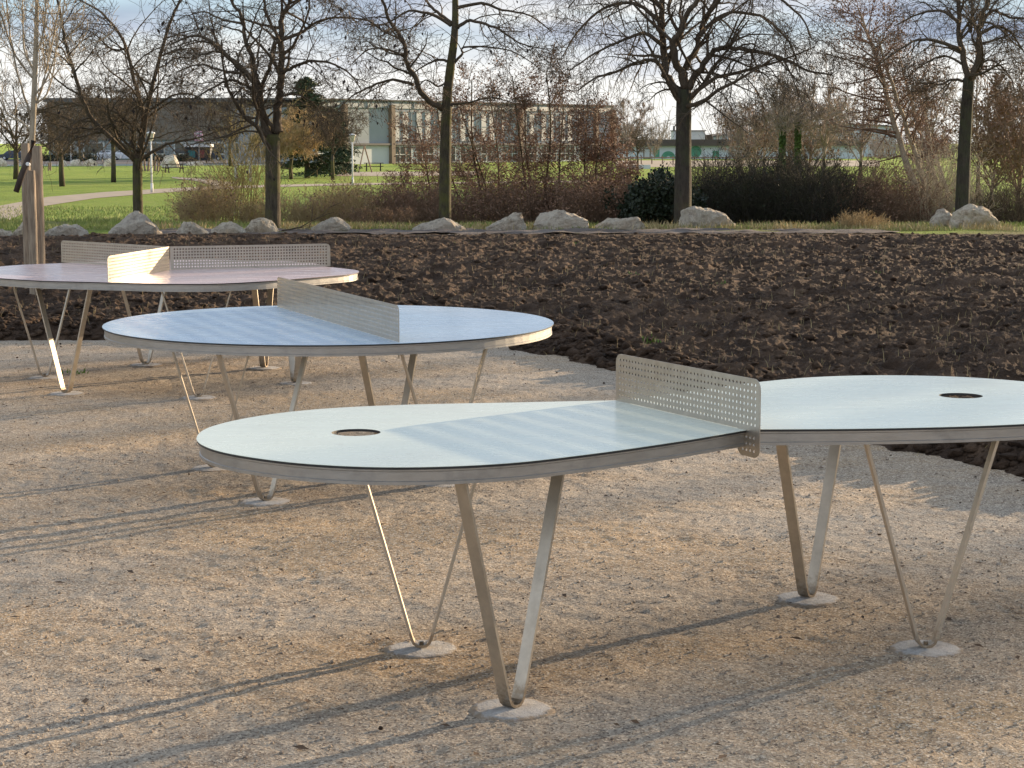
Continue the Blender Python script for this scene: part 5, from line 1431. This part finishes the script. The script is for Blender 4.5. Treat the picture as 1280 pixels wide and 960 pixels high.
# white marker posts
for px, py, h_, lab in ((295, 224, 1.3, 'stubby white marker post seen through the yellowish saplings'), (313, 227, 1.25, 'white marker post with a tilted cap nearest the thick forked trunk')):
    e = empty('marker_post', G(px, py, ZL), lab, 'post', 'white marker posts by the path')
    m = MB(); m.box((0, 0, h_ / 2), (.2, .2, h_)); m.build('post', M['white'], e); m = MB(); m.box((0, 0, h_ + .09), (.3, .3, .18), .3); m.build('cap', M['white'], e)
# post-and-rail fence before the warehouse
e = empty('rail_fence', G(820, 204, ZL), 'low pale post-and-rail fence before the warehouse wall', 'fence')
a = G(775, 205, ZL); b = G(1000, 205, ZL); m = MB(); m.box((a + b) / 2 - G(820, 204, ZL) + Vector((0, 0, .8)), ((b - a).length, .08, .12), math.atan2(b.y - a.y, b.x - a.x)); m.build('rail', M['timber_far'], e)
for i in range(18):
    p = a.lerp(b, i / 17) - G(820, 204, ZL); m = MB(); m.box(p + Vector((0, -.1, .5)), (.14, .1, 1.0)); m.build('post', M['timber_far'], e)
m = MB(); p = G(798, 211, ZL); m.box(p + Vector((0, 0, .2)), (2.4, .5, .4), .1); tag(m.build('stone_block', M['wall_white']), 'pale stone block lying on the edge of the sunny lawn', 'stone block')

# the tree row goes on to the right, out of the picture: its shadows fall on the court
rt = mid_tree(400, 11.5, .17, 3.6, P6, .25, 9)
for i, (x, y, sc) in enumerate(((17.5, 41.5, .9), (24.5, 40.5, 1.0), (31.0, 41.8, 1.02), (37.5, 40.6, 1.08), (44.5, 41.6, 1.05))):
    t = rt if i == 0 else copy_tree(rt); t.location = (x, y, 0); t.scale = (sc,) * 3; t.rotation_euler.z = i * 1.9
    tag(t, 'bare tree of the same row, farther right beyond the edge of the picture', 'tree', 'row trees beyond the right edge')
# the wood goes on beyond the right edge and keeps the ditch in shade
rs = random.Random(8)
for i in range(8):
    t = copy_tree((w2, w3)[i % 2]); y = rs.uniform(60, 96); x = y * .26 + 5 + rs.uniform(0, 16)
    t.location = (x, y, ZL); sc = rs.uniform(.8, .95); t.scale = (sc,) * 3; t.rotation_euler.z = rs.uniform(0, 6)
    tag(t, 'leafy brown tree of the wood beyond the right edge of the picture', 'tree', 'wood trees beyond the right edge')

# ------------------------------------------------------------------ sky, sun, camera
SUN_AZ = math.radians(42.5); SUN_EL = math.radians(9.0)    # azimuth counter-clockwise from +X
sl = bpy.data.lights.new('sun', 'SUN'); sl.energy = 5.0; sl.angle = math.radians(0.55); sl.color = (1.0, 0.76, 0.50)
so = bpy.data.objects.new('sun', sl); col.objects.link(so)
sd = Vector((math.cos(SUN_AZ) * math.cos(SUN_EL), math.sin(SUN_AZ) * math.cos(SUN_EL), math.sin(SUN_EL)))
so.rotation_euler = sd.to_track_quat('Z', 'Y').to_euler(); so.location = sd * 60

w = bpy.data.worlds.new('World'); scene.world = w; w.use_nodes = True
nt = w.node_tree; nt.nodes.clear()
out = N(nt, 'ShaderNodeOutputWorld'); bg = N(nt, 'ShaderNodeBackground'); nt.links.new(bg.outputs[0], out.inputs[0])
sky = N(nt, 'ShaderNodeTexSky'); sky.sky_type = 'NISHITA'; sky.sun_disc = False
sky.sun_elevation = SUN_EL; sky.sun_rotation = math.pi / 2 - SUN_AZ
sky.air_density = 1.0; sky.dust_density = 0.8; sky.ozone_density = 1.2
bg.inputs[1].default_value = 0.11
tc = N(nt, 'ShaderNodeTexCoord'); mp = N(nt, 'ShaderNodeMapping'); mp.inputs['Scale'].default_value = (1.0, 1.0, 5.0)
nt.links.new(tc.outputs['Generated'], mp.inputs[0])
c1 = noise(nt, mp.outputs[0], 4.5, 6, 0.5)
mp2 = N(nt, 'ShaderNodeMapping'); mp2.inputs['Scale'].default_value = (1.0, 1.0, 4.0); mp2.inputs['Location'].default_value = (3.1, 1.3, 0.4)
nt.links.new(tc.outputs['Generated'], mp2.inputs[0])
c2 = noise(nt, mp2.outputs[0], 6.5, 5, 0.5)
# lit cream tops versus blue-grey bellies of the clouds
cc = ramp(nt, c2, [(0.38, (1.6, 1.90, 2.5)), (0.50, (2.4, 2.65, 3.15)), (0.62, (4.0, 4.0, 3.95))])
sep = N(nt, 'ShaderNodeSeparateXYZ'); nt.links.new(tc.outputs['Generated'], sep.inputs[0])
low = N(nt, 'ShaderNodeMapRange'); low.interpolation_type = 'SMOOTHSTEP'
low.inputs[1].default_value = 0.060; low.inputs[2].default_value = 0.020
nt.links.new(sep.outputs[2], low.inputs[0])
ad = N(nt, 'ShaderNodeMath', operation='MULTIPLY_ADD'); nt.links.new(c1, ad.inputs[0]); ad.inputs[1].default_value = 0.10; nt.links.new(sep.outputs[2], ad.inputs[2])
low2 = N(nt, 'ShaderNodeMath', operation='ADD'); nt.links.new(sep.outputs[2], low2.inputs[0])
nt.links.new(ad.outputs[0], low.inputs[0]); low.inputs[1].default_value = 0.108; low.inputs[2].default_value = 0.082
cc = mix(nt, low.outputs[0], cc, (4.6, 4.5, 4.3))
cov = ramp(nt, c1, [(0.40, (0, 0, 0)), (0.56, (1, 1, 1))])
covl = mix(nt, low.outputs[0], cov, (0.9, 0.9, 0.9))
zen = N(nt, 'ShaderNodeMapRange'); zen.inputs[1].default_value = 0.10; zen.inputs[2].default_value = 0.25; zen.inputs[3].default_value = 1.0; zen.inputs[4].default_value = 0.95
nt.links.new(sep.outputs[2], zen.inputs[0])
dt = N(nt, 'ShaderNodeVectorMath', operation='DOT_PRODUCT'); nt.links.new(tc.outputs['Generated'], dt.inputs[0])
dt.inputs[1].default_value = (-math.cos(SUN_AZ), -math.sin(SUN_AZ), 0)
am = N(nt, 'ShaderNodeMapRange'); am.inputs[1].default_value = -0.1; am.inputs[2].default_value = 0.9; am.inputs[3].default_value = 1.0; am.inputs[4].default_value = 1.45  # unseen clouds opposite the sun, brightened to add light on camera-facing sides
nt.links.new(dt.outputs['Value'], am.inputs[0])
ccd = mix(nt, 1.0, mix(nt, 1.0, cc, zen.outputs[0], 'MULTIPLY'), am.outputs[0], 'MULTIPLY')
skc = mix(nt, 0.65, mix(nt, 1.0, sky.outputs[0], (0.55, 0.72, 0.95), 'MULTIPLY'), (2.5, 3.15, 3.95))
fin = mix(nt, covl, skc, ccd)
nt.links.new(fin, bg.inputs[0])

cam = bpy.data.cameras.new('camera'); co = bpy.data.objects.new('camera', cam); col.objects.link(co)
cam.sensor_fit = 'HORIZONTAL'; cam.sensor_width = 36; cam.lens = F / 1280 * 36
co.location = (0, 0, CH); co.rotation_euler = (math.pi / 2 - PITCH, 0, 0)
cam.clip_start = 0.1; cam.clip_end = 6000
scene.camera = co
vs_ = scene.view_settings; vs_.view_transform = 'Standard'; vs_.look = 'None'; vs_.gamma = 1; vs_.use_curve_mapping = False
vs_.exposure = 1.15
scene.render.resolution_x = 1024; scene.render.resolution_y = 768
scene.cycles.use_denoising = True
scene.cycles.max_bounces = 6
scene.cycles.sample_clamp_indirect = 6
